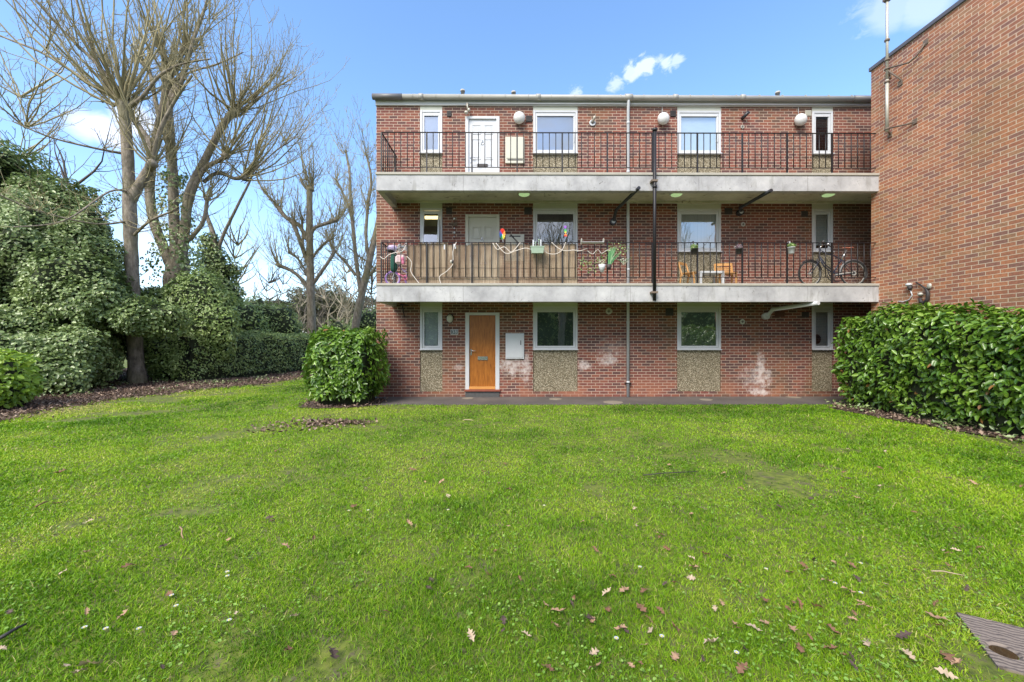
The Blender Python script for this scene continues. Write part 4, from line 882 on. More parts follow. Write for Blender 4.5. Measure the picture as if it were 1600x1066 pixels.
# ------------------------------------------------------------ vegetation
def ico(c, rad, sub=3, rough=0.12, seed=0):
    b = bmesh.new(); bmesh.ops.create_icosphere(b, subdivisions=sub, radius=1.0)
    v = np.array([q.co[:] for q in b.verts]); f = np.array([[x.index for x in q.verts] for q in b.faces]); b.free()
    d = 1 + rough*(vnoise(v*2+seed*3, 1.3, seed)-0.5)*2
    return np.array(c)+v*d[:,None]*np.array(rad), f
def dsp(q, lump, freq, seed): return 1 + lump*(vnoise(q, freq, seed)-0.5)*1.6 + lump*0.5*(vnoise(q, freq*2.7, seed+5)-0.5)
def blob_foliage(parent, name, ells, per_m2, size, mat, core, seed, aspect=0.5, lump=0.28, droop=0.4, zmin=0.0, depth=0.35, up=0.2, freq=1.3):
    """leaf clumps over the union of ellipsoids + a dark irregular inner mass"""
    r = np.random.default_rng(seed); PP = []; NN = []
    for k, (c, rad) in enumerate(ells):
        c = np.array(c); rad = np.array(rad); p_ = 1.6
        area = 4*math.pi*(((rad[0]*rad[1])**p_+(rad[0]*rad[2])**p_+(rad[1]*rad[2])**p_)/3)**(1/p_); n = int(area*per_m2)
        d = unit(r.normal(0, 1, (n, 3))); q = c + d*rad
        s = dsp(q, lump, freq, seed)
        s = s - np.abs(r.normal(0, 1, n))*depth/np.mean(rad)*0.32 + 0.03
        q = c + d*rad*s[:,None]; keep = (q[:,2] > zmin + r.uniform(0, 0.25, n))
        for j, (c2, r2) in enumerate(ells):
            if j != k: keep &= np.sum(((q-np.array(c2))/(np.array(r2)*0.86))**2, 1) > 1
        nn = unit(d/rad); PP.append(q[keep]); NN.append(nn[keep])
    PP = np.concatenate(PP); NN = np.concatenate(NN)
    t = np.clip(r.beta(2, 2.2, len(PP))*0.75 + 0.5*(vnoise(PP, 2.2, seed+9)-0.35), 0, 1)
    V, Fc, T = leaves(PP, NN, size, aspect, droop, 0.8, t, seed=seed, up=up)
    off = np.array(parent.location) if parent is not None else 0
    o = link(name, npmesh(name, V-off, [Fc], T), mat, parent)
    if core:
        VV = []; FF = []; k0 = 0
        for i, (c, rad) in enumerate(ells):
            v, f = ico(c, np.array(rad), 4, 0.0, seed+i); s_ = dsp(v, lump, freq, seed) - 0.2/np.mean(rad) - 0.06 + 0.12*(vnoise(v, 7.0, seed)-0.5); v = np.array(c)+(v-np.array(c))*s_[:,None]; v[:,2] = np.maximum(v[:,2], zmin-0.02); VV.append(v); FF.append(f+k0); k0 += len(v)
        me = npmesh('dark_core', np.concatenate(VV)-off, [np.concatenate(FF)], smooth=True)
        link('dark_core', me, core, parent)  # added solid core, not modelled branches; stops see-through between leaves
    return o
def hedge(name, label, cat, path, w, h, per_m2, size, mat, seed, group=None, lump=0.12, z0=0.12, aspect=0.48, topl=1.0, parent_loc=None, core='hedge_dark', bulge=0.12, tips=True, hfun=None):
    """clipped hedge along a polyline: leaves on faces and top"""
    path = [np.array(p, float) for p in path]; r = np.random.default_rng(seed)
    t = empty(name, (path[0][0], path[0][1], 0), label, cat, group)
    seg = [(a, b, np.linalg.norm(b-a)) for a, b in zip(path, path[1:])]; Lt = sum(s[2] for s in seg)
    def at(s_):
        out = np.zeros((len(s_), 2)); tn = np.zeros((len(s_), 2)); acc = 0
        for a, b, l in seg:
            mk = (s_ >= acc-1e-9) & (s_ <= acc+l+1e-6); f = ((s_-acc)/l)[:,None]; out = np.where(mk[:,None], a+(b-a)*f, out); tn = np.where(mk[:,None], (b-a)/l, tn); acc += l
        return out, tn
    per = 2*h+w; 
    n = int((Lt*per + 2*w*h)*per_m2); s_ = r.uniform(0, Lt, n); u = r.uniform(0, per, n)
    nend = int(2*w*h*per_m2)
    def section(u):   # -> lateral, height, normal lat, normal z  (rounded)
        lat = np.where(u < h, -w/2, np.where(u < h+w, u-h-w/2, w/2)); z = np.where(u < h, u, np.where(u < h+w, h, per-u))
        nl = np.where(u < h, -1.0, np.where(u < h+w, 0.0, 1.0)); nz = np.where((u >= h) & (u < h+w), 1.0, 0.0)
        k = 0.28; dz = np.clip((z-(h-k))/k, 0, 1); dl = np.clip((np.abs(lat)-(w/2-k))/k, 0, 1)
        both = dz*dl; lat = lat*(1-0.3*both*k/(w/2)); z = z - 0.3*both*k; nl = nl+np.sign(lat)*dl*dz*0.8; nz = nz+dz*dl*0.8
        lat = lat*(1+bulge*np.sin(np.clip(z/h,0,1)*math.pi) - 0.22*np.clip(1-z/(0.35*h),0,1))
        return lat, z, nl, nz
    lat, z, nl, nz = section(u); c, tn = at(s_); nm = np.stack([tn[:,1], -tn[:,0]], 1)   # right-hand normal
    if hfun is not None: z = z*hfun(s_/Lt)
    q = np.concatenate([c + nm*lat[:,None]*1.0, z[:,None]], 1); N_ = np.concatenate([nm*nl[:,None], nz[:,None]], 1)
    # ends
    for e, sg in ((0.0, -1), (Lt, 1)):
        m_ = nend//2+20; ll = r.uniform(-w/2, w/2, m_)*0.95; zz = r.uniform(0, h, m_); zz = zz*(hfun(np.array([e/Lt]))[0] if hfun is not None else 1); ce, te = at(np.full(m_, e)); ne = np.stack([te[:,1], -te[:,0]], 1)
        rr_ = 0.2*(1-(ll/(w/2))**2)+0.16*np.sin(np.clip(zz/h,0,1)*math.pi)-0.25*np.clip(1-zz/(0.3*h),0,1)
        q = np.concatenate([q, np.concatenate([ce+ne*ll[:,None]+te*sg*rr_[:,None], zz[:,None]], 1)]); N_ = np.concatenate([N_, np.concatenate([te*sg, np.zeros((m_,1))+0.1], 1)])
    N_ = unit(N_)
    dsp = lump*((vnoise(q, 2.4, seed)-0.5)*1.6+(vnoise(q, 6.5, seed+1)-0.5)*0.9) - np.abs(r.normal(0, 0.075, len(q)))
    q = q + N_*dsp[:,None]; gap = vnoise(q*np.array([1,1,1.6]), 6.0, seed+3) < 0.22; q = q - N_*(gap*0.085*r.uniform(0.3,1,len(q)))[:,None]; keep = (q[:,2] > z0 + 0.14*vnoise(q, 4, seed+8)); q = q[keep]; N_ = N_[keep]
    tt = np.clip(r.beta(2, 2.2, len(q))*0.8 + 0.4*(vnoise(q, 3, seed+9)-0.4) + 0.12*np.clip(N_[:,2], 0, 1), 0, 0.97); tt = np.where(r.uniform(0,1,len(q)) < 0.006, 1.0, tt)
    V, Fc, T = leaves(q, N_, size, aspect, 0.5, 0.75, tt, seed=seed, up=0.35); off = np.array(t.location)
    link('foliage', npmesh('foliage', V-off, [Fc], T), mat, t)
    # solid dark core that blocks the view through the leaves
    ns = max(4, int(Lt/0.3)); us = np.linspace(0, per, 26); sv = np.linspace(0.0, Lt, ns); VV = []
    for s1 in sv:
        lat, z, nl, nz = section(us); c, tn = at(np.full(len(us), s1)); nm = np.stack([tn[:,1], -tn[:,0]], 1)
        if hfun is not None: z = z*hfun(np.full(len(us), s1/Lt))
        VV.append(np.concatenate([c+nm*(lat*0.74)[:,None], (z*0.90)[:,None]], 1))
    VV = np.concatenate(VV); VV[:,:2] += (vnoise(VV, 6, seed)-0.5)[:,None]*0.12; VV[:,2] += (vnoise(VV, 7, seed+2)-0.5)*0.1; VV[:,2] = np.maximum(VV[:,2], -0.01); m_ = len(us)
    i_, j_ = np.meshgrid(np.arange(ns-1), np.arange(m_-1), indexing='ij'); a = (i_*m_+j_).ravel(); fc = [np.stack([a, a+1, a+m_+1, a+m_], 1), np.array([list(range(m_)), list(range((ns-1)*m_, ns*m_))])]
    link('dark_core', npmesh('dark_core', VV-off, fc), core, t)
    return t
# right laurel hedge along the gable wall
hedge('laurel_hedge', 'long tall clipped laurel hedge in front of the orange brick side wall', 'hedge', [(8.12, 9.15), (8.12, 7.6), (8.22, 5.6), (8.3, 3.2)], 1.12, 2.1, 520, 0.115, 'laurel_leaf', 41, lump=0.17, z0=0.1, hfun=lambda f: 0.97+0.06*np.sin(f*9))
# bush at the left corner of the flats
hedge('laurel_bush', 'boxy clipped laurel bush at the left corner of the flats', 'bush', [(-4.42, 9.72), (-3.38, 9.78)], 1.3, 1.74, 460, 0.125, 'laurel_leaf', 43, lump=0.16, z0=0.14, aspect=0.42)
# left side hedges
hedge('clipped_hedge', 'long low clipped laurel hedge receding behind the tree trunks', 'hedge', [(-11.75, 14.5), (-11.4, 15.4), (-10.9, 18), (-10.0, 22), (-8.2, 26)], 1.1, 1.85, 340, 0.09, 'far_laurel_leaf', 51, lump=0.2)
hedge('yellow_laurel_bush', 'low clipped bright yellow green laurel at the left edge of the lawn', 'hedge', [(-13.6, 9.3), (-10.95, 8.75)], 1.1, 1.17, 430, 0.125, 'bright_leaf', 53, lump=0.2, z0=0.06, aspect=0.6)
# big ivy mass
t = empty('ivy_thicket', (-16, 13.5, 0), 'tall dark ivy covered thicket filling the left side of the garden', 'ivy thicket')
E = [((-19, 14.2, 3.6), (3.0, 2.2, 4.3)), ((-16.7, 14.0, 3.0), (2.5, 2.0, 3.9)), ((-15.2, 13.4, 1.9), (1.7, 1.5, 2.6)), ((-14.1, 12.9, 1.4), (1.2, 1.1, 1.9)), ((-17.5, 12.6, 1.6), (2.6, 1.6, 2.1)), ((-14.7, 12.1, 1.0), (1.6, 1.2, 1.4)), ((-12.9, 11.5, 0.5), (0.9, 0.8, 0.7)), ((-19.3, 14.0, 6.6), (2.2, 1.5, 2.4)), ((-16.2, 14.2, 5.5), (1.6, 1.3, 1.8)), ((-13.6, 12.8, 2.7), (1.5, 1.0, 1.2)), ((-14.6, 13.8, 4.0), (1.2, 1.0, 1.5)), ((-13.1, 12.2, 1.2), (1.0, 0.8, 1.0)), ((-12.1, 13.1, 2.2), (1.1, 0.7, 0.55))]
blob_foliage(t, 'foliage', E, 520, 0.105, 'ivy_leaf', 'thicket_dark', 55, aspect=0.75, lump=0.62, zmin=0.05, depth=0.5, up=0.5, freq=1.5)
def at(px, y, py): return P(px, py, y)
t = empty('laurel_shrub', at(255, 14.6, 560)[:2]+(0,), 'dense laurel shrub between the two large bare trees', 'shrub')
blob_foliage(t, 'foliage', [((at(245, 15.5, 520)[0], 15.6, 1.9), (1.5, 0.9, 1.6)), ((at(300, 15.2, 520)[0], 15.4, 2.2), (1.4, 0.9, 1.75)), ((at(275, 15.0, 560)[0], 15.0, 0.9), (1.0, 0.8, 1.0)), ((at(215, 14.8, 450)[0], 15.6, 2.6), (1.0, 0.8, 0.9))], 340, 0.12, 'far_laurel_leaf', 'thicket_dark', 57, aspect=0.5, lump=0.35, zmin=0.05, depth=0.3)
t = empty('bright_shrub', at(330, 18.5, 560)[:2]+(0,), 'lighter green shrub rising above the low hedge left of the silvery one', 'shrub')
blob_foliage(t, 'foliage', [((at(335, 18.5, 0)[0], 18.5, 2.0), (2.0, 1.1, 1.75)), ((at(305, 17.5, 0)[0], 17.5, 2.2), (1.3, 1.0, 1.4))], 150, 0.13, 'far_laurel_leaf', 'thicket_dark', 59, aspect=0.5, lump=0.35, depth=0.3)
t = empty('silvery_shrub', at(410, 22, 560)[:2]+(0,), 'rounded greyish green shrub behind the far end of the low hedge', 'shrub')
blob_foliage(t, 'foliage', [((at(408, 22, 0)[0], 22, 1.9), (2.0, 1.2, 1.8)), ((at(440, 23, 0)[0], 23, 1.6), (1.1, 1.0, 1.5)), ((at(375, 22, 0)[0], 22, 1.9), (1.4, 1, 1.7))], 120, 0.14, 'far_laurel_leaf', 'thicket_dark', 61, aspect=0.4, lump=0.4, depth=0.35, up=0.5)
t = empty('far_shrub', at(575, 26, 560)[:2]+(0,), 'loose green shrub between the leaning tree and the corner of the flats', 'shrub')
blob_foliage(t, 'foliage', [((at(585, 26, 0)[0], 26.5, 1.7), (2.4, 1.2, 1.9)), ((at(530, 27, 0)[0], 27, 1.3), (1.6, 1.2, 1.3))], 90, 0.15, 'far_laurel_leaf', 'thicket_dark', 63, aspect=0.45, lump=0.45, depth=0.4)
# ---------------- bare trees
WS = 0.9
class Tree:
    def __init__(s, seed): s.r = random.Random(seed); s.P = []; s.F = []; s.k = 0
    def tube(s, pts, rad, n):
        pts = np.array(pts, float); m = len(pts); d = np.gradient(pts, axis=0); d = unit(d)
        ref = np.array([0.31, 0.52, 0.79]); sx = unit(np.cross(d, ref)); sy = np.cross(sx, d)
        a = np.arange(n)*2*math.pi/n; rad = np.asarray(rad)[:,None,None]
        V = pts[:,None,:] + rad*(sx[:,None,:]*np.cos(a)[None,:,None] + sy[:,None,:]*np.sin(a)[None,:,None])
        s.P.append(V.reshape(-1,3)); i, j = np.meshgrid(np.arange(m-1), np.arange(n), indexing='ij'); i = i.ravel(); j = j.ravel(); q = i*n+j; q2 = i*n+(j+1)%n
        s.F.append(np.stack([q, q2, q2+n, q+n], 1)+s.k); s.k += m*n
    def build(s, name, mat, parent):
        o = link(name, npmesh(name, np.concatenate(s.P)-np.array(parent.location), [np.concatenate(s.F)], smooth=True), mat, parent); s.P = []; s.F = []; s.k = 0; return o
def smoothpath(pts, k=5):
    pts = [Vector(p) for p in pts]; out = []
    for i in range(len(pts)-1):
        a, b, c, d = pts[max(0,i-1)], pts[i], pts[i+1], pts[min(len(pts)-1, i+2)]
        for j in range(k):
            u = j/k; out.append(0.5*((2*b)+(c-a)*u+(2*a-5*b+4*c-d)*u*u+(3*b-a-3*c+d)*u**3))
    out.append(pts[-1]); return out
def limb(T, spec, Y, r, dy=0.0, n=10, rough=0.0):
    """spec: list of (px,py,width_px[,dY]) -> limb tube; returns smooth points"""
    pts = []; rad = []
    for q in spec:
        y = Y + (q[3] if len(q) > 3 else 0); pts.append(P(q[0], q[1], y)); rad.append(q[2]*0.5*WS/(F/y))
    sp = smoothpath(pts, 6); rr = np.interp(np.linspace(0, len(pts)-1, len(sp)), range(len(pts)), rad)
    rr = rr*(1+rough*np.array([r.uniform(-1, 1) for _ in sp])); T.tube([tuple(v) for v in sp], rr, n); return sp, rr
def shoot(T, p, d, L, r0, r, twigs=4, wob=0.10, grav=0.12, n=4, rmin=0.0045, depth=0):
    """one whippy shoot bending upwards, with side twigs"""
    p = Vector(p); d = Vector(d).normalized(); m = 7; pts = [p.copy()]; dirs = [d.copy()]
    for i in range(m):
        d = (d + Vector((r.gauss(0, wob), r.gauss(0, wob), r.gauss(0, wob)+grav))).normalized(); p = p + d*(L/m); pts.append(p.copy()); dirs.append(d.copy())
    rad = [max(rmin, r0*(1-i/m)**0.8) for i in range(m+1)]; T.tube([tuple(v) for v in pts], rad, n if r0 > 0.02 else 3)
    for k in range(twigs):
        i = r.randint(1, m-1); b = dirs[i]; s_ = Vector((r.gauss(0,1), r.gauss(0,1), r.gauss(0,1)+0.2)); s_ = (s_ - b*s_.dot(b)).normalized()
        dd = (b*0.75+s_*0.75).normalized(); l = L*r.uniform(0.15, 0.38)*(1-0.4*i/m)
        if depth < 1: shoot(T, pts[i], dd, l, rad[i]*0.6, r, max(0, twigs-4) if depth == 0 else 0, wob*1.4, grav*0.8, 3, rmin, depth+1)
        else: T.tube([tuple(pts[i]), tuple(pts[i]+dd*l*0.5+Vector((0,0,0.02))), tuple(pts[i]+dd*l+Vector((0,0,l*0.15)))], [rad[i]*0.6, rmin, rmin*0.8], 3)
def burst(T, c, n, r, L, dirm, spread, r0=0.03, twigs=4, rmin=0.0045, grav=0.17):
    for k in range(n):
        d = Vector(dirm).normalized() + Vector((r.gauss(0, spread*1.15), r.gauss(0, spread*1.0), r.gauss(0, spread*0.7)))
        shoot(T, Vector(c)+Vector((r.gauss(0,.08), r.gauss(0,.08), r.gauss(0,.08))), d, L*r.uniform(0.5, 1.5), r0*r.uniform(0.4, 1.35), r, twigs+1, 0.12, grav, 5, rmin)
def knob(T, c, rad, r):
    rad *= 0.78
    c = Vector(c); T.tube([tuple(c-Vector((0,0,rad*0.9))), tuple(c-Vector((0,0,rad*0.45))), tuple(c), tuple(c+Vector((0,0,rad*0.6))), tuple(c+Vector((0,0,rad*0.9)))], [rad*0.5, rad*0.95, rad*1.05, rad*0.75, rad*0.1], 9)
def ptree(name, label, Y, limbs, bursts, seed, sidetw=10, tmat='bark', smat='shoot_bark', rmin=0.006, base=None):
    r = random.Random(seed); T = Tree(seed); base = base or P(limbs[0][0][0], limbs[0][0][1], Y); t = empty(name, (base[0], Y, 0), label, 'tree', None)
    alls = []
    for i, L in enumerate(limbs):
        sp, rr = limb(T, L, Y, r, rough=0.06); alls.append((sp, rr))
        if i == 0: T.build('trunk', tmat, t)
    for (px, py, dy, kr, *_) in bursts:
        if kr: knob(T, P(px, py, Y+dy), kr, r)
    T.build('limbs', tmat, t)
    for (px, py, dy, kr, n, L, dm, sp_, r0) in bursts: burst(T, P(px, py, Y+dy), n, r, L, dm, sp_, r0, rmin=rmin)
    for sp, rr in alls[1:]:
        for k in range(sidetw):
            i = r.randint(2, len(sp)-1); q = sp[i]
            shoot(T, q, (r.gauss(0,1), r.gauss(0,0.8), r.uniform(0.0, 0.9)), r.uniform(0.5, 1.9), min(0.018, rr[i]*0.4), r, 3, 0.12, 0.1, 3, rmin)
    T.build('shoots', smat, t); return t
WS = 0.88
Y1 = 14.1
t1 = ptree('pollard_tree', 'front bare pollarded tree with straight grey trunk rising from the leaf litter', Y1,
  [[(216, 606, 30), (213, 575, 24), (210, 520, 22), (206, 420, 20), (203, 340, 19), (200, 250, 17), (195, 185, 17), (192, 160, 20)],
   [(203, 318, 17), (216, 292, 15), (231, 268, 15), (238, 255, 17, -.2)],
   [(236, 250, 12, -.2), (232, 222, 12), (218, 200, 10, .3), (205, 182, 9, .5)],
   [(238, 252, 8, -.2), (250, 205, 7, -.3), (272, 160, 5, -.5), (300, 118, 4, -.6)],
   [(200, 168, 8), (222, 152, 6, -.2), (250, 118, 5, -.4), (285, 100, 3, -.5), (330, 92, 2, -.6)],
   [(192, 165, 7), (160, 110, 6, -.3), (110, 60, 4.5, -.6), (60, 5, 3, -.8), (40, -30, 2, -1)],
   [(190, 162, 6), (140, 130, 5, .3), (70, 85, 4, .5), (10, 60, 3, .8), (-60, 30, 2, 1)],
   [(188, 160, 6), (150, 90, 5, -.2), (128, 30, 4, -.3), (110, -40, 3, -.3)],
   [(192, 240, 5), (150, 232, 3.5, -.6), (80, 215, 3, -1.2), (20, 190, 2, -1.6)],
   [(207, 370, 5), (235, 345, 4, -.4), (270, 330, 3, -.8)], [(200, 300, 4), (170, 300, 3, -1), (100, 345, 2.5, -2), (20, 355, 2, -2.8)], [(203, 345, 4), (150, 350, 3, -1), (60, 330, 2.5, -2), (-10, 300, 2, -2.6)]],
  [(192, 163, 0, 0.25, 30, 4.8, (-0.25, -0.05, 1), 0.52, 0.045), (238, 255, -.2, 0.2, 16, 3.2, (0.3, 0, 1), 0.65, 0.03), (190, 165, 0, 0, 14, 5.6, (-1.3, -.1, 1), 0.35, 0.032), (205, 182, .5, 0.15, 10, 3, (0.1, 0, 1), 0.4, 0.03), (120, 70, -.6, 0, 10, 3.0, (-0.6, 0, 1), 0.5, 0.018), (70, 85, .5, 0, 10, 3.0, (-0.4, 0, 1), 0.5, 0.018)], 71, 22)
Y2 = 16.2
WS = 0.56
t2 = ptree('ivy_clad_tree', 'big forked bare tree with ivy climbing its trunk behind the laurel shrub', Y2,
  [[(276, 600, 74), (276, 520, 66), (276, 470, 62), (277, 430, 58), (280, 405, 46)],
   [(272, 425, 30), (255, 385, 26), (240, 345, 24), (234, 300, 22), (238, 255, 20), (245, 205, 17), (255, 165, 17), (262, 128, 22)],
   [(277, 410, 30), (272, 340, 26), (270, 270, 23), (266, 210, 20), (266, 160, 16), (285, 118, 14)],
   [(283, 410, 28), (290, 350, 24), (296, 300, 22), (318, 255, 19), (338, 215, 17), (356, 185, 18), (366, 176, 20)],
   [(268, 240, 13, .3), (248, 180, 12, .5), (236, 120, 10, .8), (226, 100, 12, .8)],
   [(294, 330, 15), (305, 290, 14), (322, 262, 12), (345, 250, 11), (352, 243, 14)],
   [(318, 285, 10, .3), (335, 272, 10, .3), (350, 272, 10, .3), (366, 279, 9, .3), (382, 277, 12, .3)],
   [(266, 165, 14), (288, 118, 9, -.2), (300, 70, 8, -.3), (318, 20, 6, -.4), (330, -30, 5, -.4)],
   [(262, 125, 10), (258, 85, 8), (246, 70, 12)], [(285, 118, 10), (292, 92, 9), (288, 78, 12)],
   [(285, 380, 16), (300, 370, 12), (318, 345, 10), (324, 310, 9)],
   [(382, 277, 5, .3), (402, 262, 4, .2), (432, 235, 3.5, 0), (460, 215, 2.5, -.2), (482, 180, 1.8, -.2)],
   [(372, 176, 5), (395, 158, 4, -.2), (430, 138, 3.5, -.3), (462, 120, 2.5, -.4)], [(262, 130, 6), (300, 112, 5, -.3), (340, 100, 4, -.5), (380, 82, 2.5, -.6)]],
  [(262, 125, 0, 0.3, 26, 4.2, (0.05, 0, 1), 0.38, 0.05), (246, 70, 0, 0.16, 12, 3.0, (-0.2, 0, 1), 0.4, 0.035), (288, 78, 0, 0.18, 14, 3.0, (0.3, 0, 1), 0.4, 0.035), (226, 100, .8, 0.17, 12, 3.4, (-0.4, 0, 1), 0.4, 0.035),
   (366, 176, 0, 0.24, 30, 4.2, (0.4, 0, 1), 0.6, 0.04), (352, 243, 0, 0.18, 26, 3.8, (0.4, 0, 1), 0.65, 0.03), (382, 277, .3, 0.2, 30, 4.0, (0.9, 0, 0.8), 0.6, 0.03), (324, 310, 0, 0.16, 18, 2.8, (0.3, 0, 1), 0.6, 0.025), (270, 250, 0, 0.0, 18, 3.0, (0.2, -0.3, 1), 0.6, 0.022), (430, 138, -.3, 0, 12, 2.2, (0.6, 0, 1), 0.6, 0.014), (445, 225, 0, 0, 14, 2.4, (0.8, 0, .8), 0.6, 0.014), (330, 30, -.4, 0, 14, 3, (0.5, 0, 1), 0.5, 0.02), (395, 158, -.2, 0, 12, 2.6, (0.5, 0, 1), 0.5, 0.016)], 73, 26)
# ivy on that trunk
def cling(parent, spec, Y, per, size, seed, rad=1.25):
    r = np.random.default_rng(seed); pts = smoothpath([P(a, b, Y) for a, b, w in spec], 8); wr = np.interp(np.linspace(0, len(spec)-1, len(pts)), range(len(spec)), [w/2/(F/Y) for a, b, w in spec]); PP = []; NN = []
    for (a, b), w in zip(zip(pts, pts[1:]), wr):
        for _ in range(per):
            f = r.uniform(); c = a.lerp(b, f); th = r.uniform(0, 2*math.pi); d = np.array([math.cos(th), math.sin(th), 0.1]); PP.append(np.array(c)+d*w*rad*r.uniform(0.85, 1.5)); NN.append(d)
    PP = np.array(PP); k = vnoise(PP, 2.2, seed) > 0.42; V, Fc, T = leaves(PP[k], np.array(NN)[k], size, 0.8, seed=seed)
    link('ivy', npmesh('ivy', V-np.array(parent.location), [Fc], T), 'ivy_leaf', parent)
cling(t2, [(272, 500, 50), (274, 430, 46), (276, 380, 30), (272, 320, 24), (270, 270, 20)], Y2, 60, 0.12, 75)
cling(t2, [(296, 470, 30), (298, 420, 18), (294, 370, 18)], Y2, 30, 0.12, 76)
# ivy stump tree
WS = 0.95; Y5 = 19.5; t = empty('ivy_stump', P(338, 470, Y5)[:2]+(0,), 'upright ivy smothered stump standing right of the big forked tree', 'tree')
Tt = Tree(5); rr = random.Random(6); sp, _ = limb(Tt, [(345, 560, 18), (342, 480, 15), (338, 420, 12), (334, 370, 8), (322, 330, 5), (330, 300, 3)], Y5, rr); limb(Tt, [(338, 400, 6), (350, 365, 5), (372, 320, 4), (396, 268, 3), (400, 220, 2)], Y5, rr)
Tt.build('trunk', 'bark', t)
blob_foliage(t, 'foliage', [((P(342, 0, Y5)[0], Y5, P(0, 452, Y5)[2]), (1.0, 0.7, 1.1)), ((P(334, 0, Y5)[0], Y5, P(0, 408, Y5)[2]), (0.72, 0.6, 1.1)), ((P(328, 0, Y5)[0], Y5, P(0, 378, Y5)[2]), (0.5, 0.4, 0.6)), ((P(358, 0, Y5)[0], Y5, P(0, 425, Y5)[2]), (0.65, 0.5, 0.45))], 130, 0.13, 'ivy_leaf', 'thicket_dark', 77, aspect=0.75, lump=0.6, depth=0.3, zmin=1.5)
Y3 = 22
ptree('straight_pollard_tree', 'slim straight bare pollarded tree standing behind the corner bush', Y3,
  [[(488, 560, 18), (487, 515, 14), (485.5, 450, 12.5), (484, 380, 11), (483.5, 320, 10), (484, 290, 10)],
   [(481, 412, 7), (470, 380, 6), (458, 350, 6.5), (445, 338, 6), (436, 326, 7)], [(479, 374, 7), (470, 356, 6), (458, 345, 6)], [(485, 369, 7), (492, 356, 5.5), (508, 350, 5.5), (525, 344, 7)],
   [(482, 451, 6), (470, 435, 5.5), (455, 423, 5), (436, 415, 7)], [(488, 446, 6), (500, 428, 5.5), (514, 408, 5), (523, 392, 6)], [(485, 408, 4), (496, 392, 4), (510, 378, 4), (520, 372, 5)], [(480, 410, 4), (474, 385, 3), (472, 345, 4)], [(484, 300, 5), (475, 290, 4), (470, 280, 5)], [(478, 425, 3), (466, 405, 3), (452, 395, 4)],
   [(436, 326, 4), (425, 312, 3), (410, 296, 2.5), (398, 268, 2)]],
  [(485, 296, 0, 0.24, 24, 3.6, (0.05, 0, 1), 0.33, 0.03), (436, 326, 0, 0.16, 16, 3.4, (-0.25, 0, 1), 0.45, 0.025), (525, 344, 0, 0.14, 14, 2.6, (0.2, 0, 1), 0.5, 0.025), (436, 415, 0, 0.14, 16, 2.8, (-0.4, 0, 1), 0.5, 0.022), (523, 392, 0, 0.14, 14, 2.4, (0.2, 0, 1), 0.5, 0.022), (472, 343, 0, 0.1, 10, 1.8, (0, 0, 1), 0.5, 0.02), (452, 395, 0, 0.1, 10, 2.4, (-0.3, 0, 1), 0.5, 0.02), (520, 372, 0, 0.1, 10, 2.2, (0.2, 0, 1), 0.5, 0.02), (458, 347, 0, 0.0, 10, 2.6, (-0.1, 0, 1), 0.4, 0.02)], 79, 24, rmin=0.007)
Y4 = 25
ptree('leaning_tree', 'leaning multi stemmed bare tree beside the left end of the flats', Y4,
  [[(553, 560, 15), (556, 510, 13), (562, 475, 12), (570, 440, 11), (578, 405, 10), (586, 370, 9), (594, 330, 7)],
   [(563, 455, 7), (557, 410, 6.5), (552, 360, 6), (548, 310, 5), (546, 270, 4), (540, 235, 3)], [(577, 410, 6), (572, 370, 5), (575, 320, 5), (580, 280, 4), (572, 240, 3)], [(556, 430, 5), (540, 410, 4.5), (522, 390, 3.5), (508, 360, 3)], [(570, 440, 5), (585, 420, 4), (600, 400, 4), (615, 370, 3)], [(549, 330, 4), (535, 300, 3.5), (525, 280, 3)], [(586, 370, 6), (600, 330, 5), (602, 280, 4), (595, 240, 3)]],
  [(540, 240, 0, 0, 9, 2.6, (0, 0, 1), 0.35, 0.02), (572, 245, 0, 0, 10, 2.8, (0, 0, 1), 0.35, 0.02), (552, 350, 0, 0.1, 14, 3.6, (0, 0, 1), 0.4, 0.022), (575, 330, 0, 0.1, 14, 3.6, (0.1, 0, 1), 0.4, 0.022), (525, 285, 0, 0, 9, 2.6, (-0.1, 0, 1), 0.4, 0.02), (522, 390, 0, 0.1, 12, 3.2, (-0.2, 0, 1), 0.45, 0.02), (565, 420, 0, 0, 14, 3.5, (0, 0, 1), 0.6, 0.02), (592, 340, 0, 0, 14, 3.2, (0.1, 0, 1), 0.4, 0.02), (540, 410, 0, 0, 10, 3, (-0.1, 0, 1), 0.5, 0.018)], 81, 34, rmin=0.008)
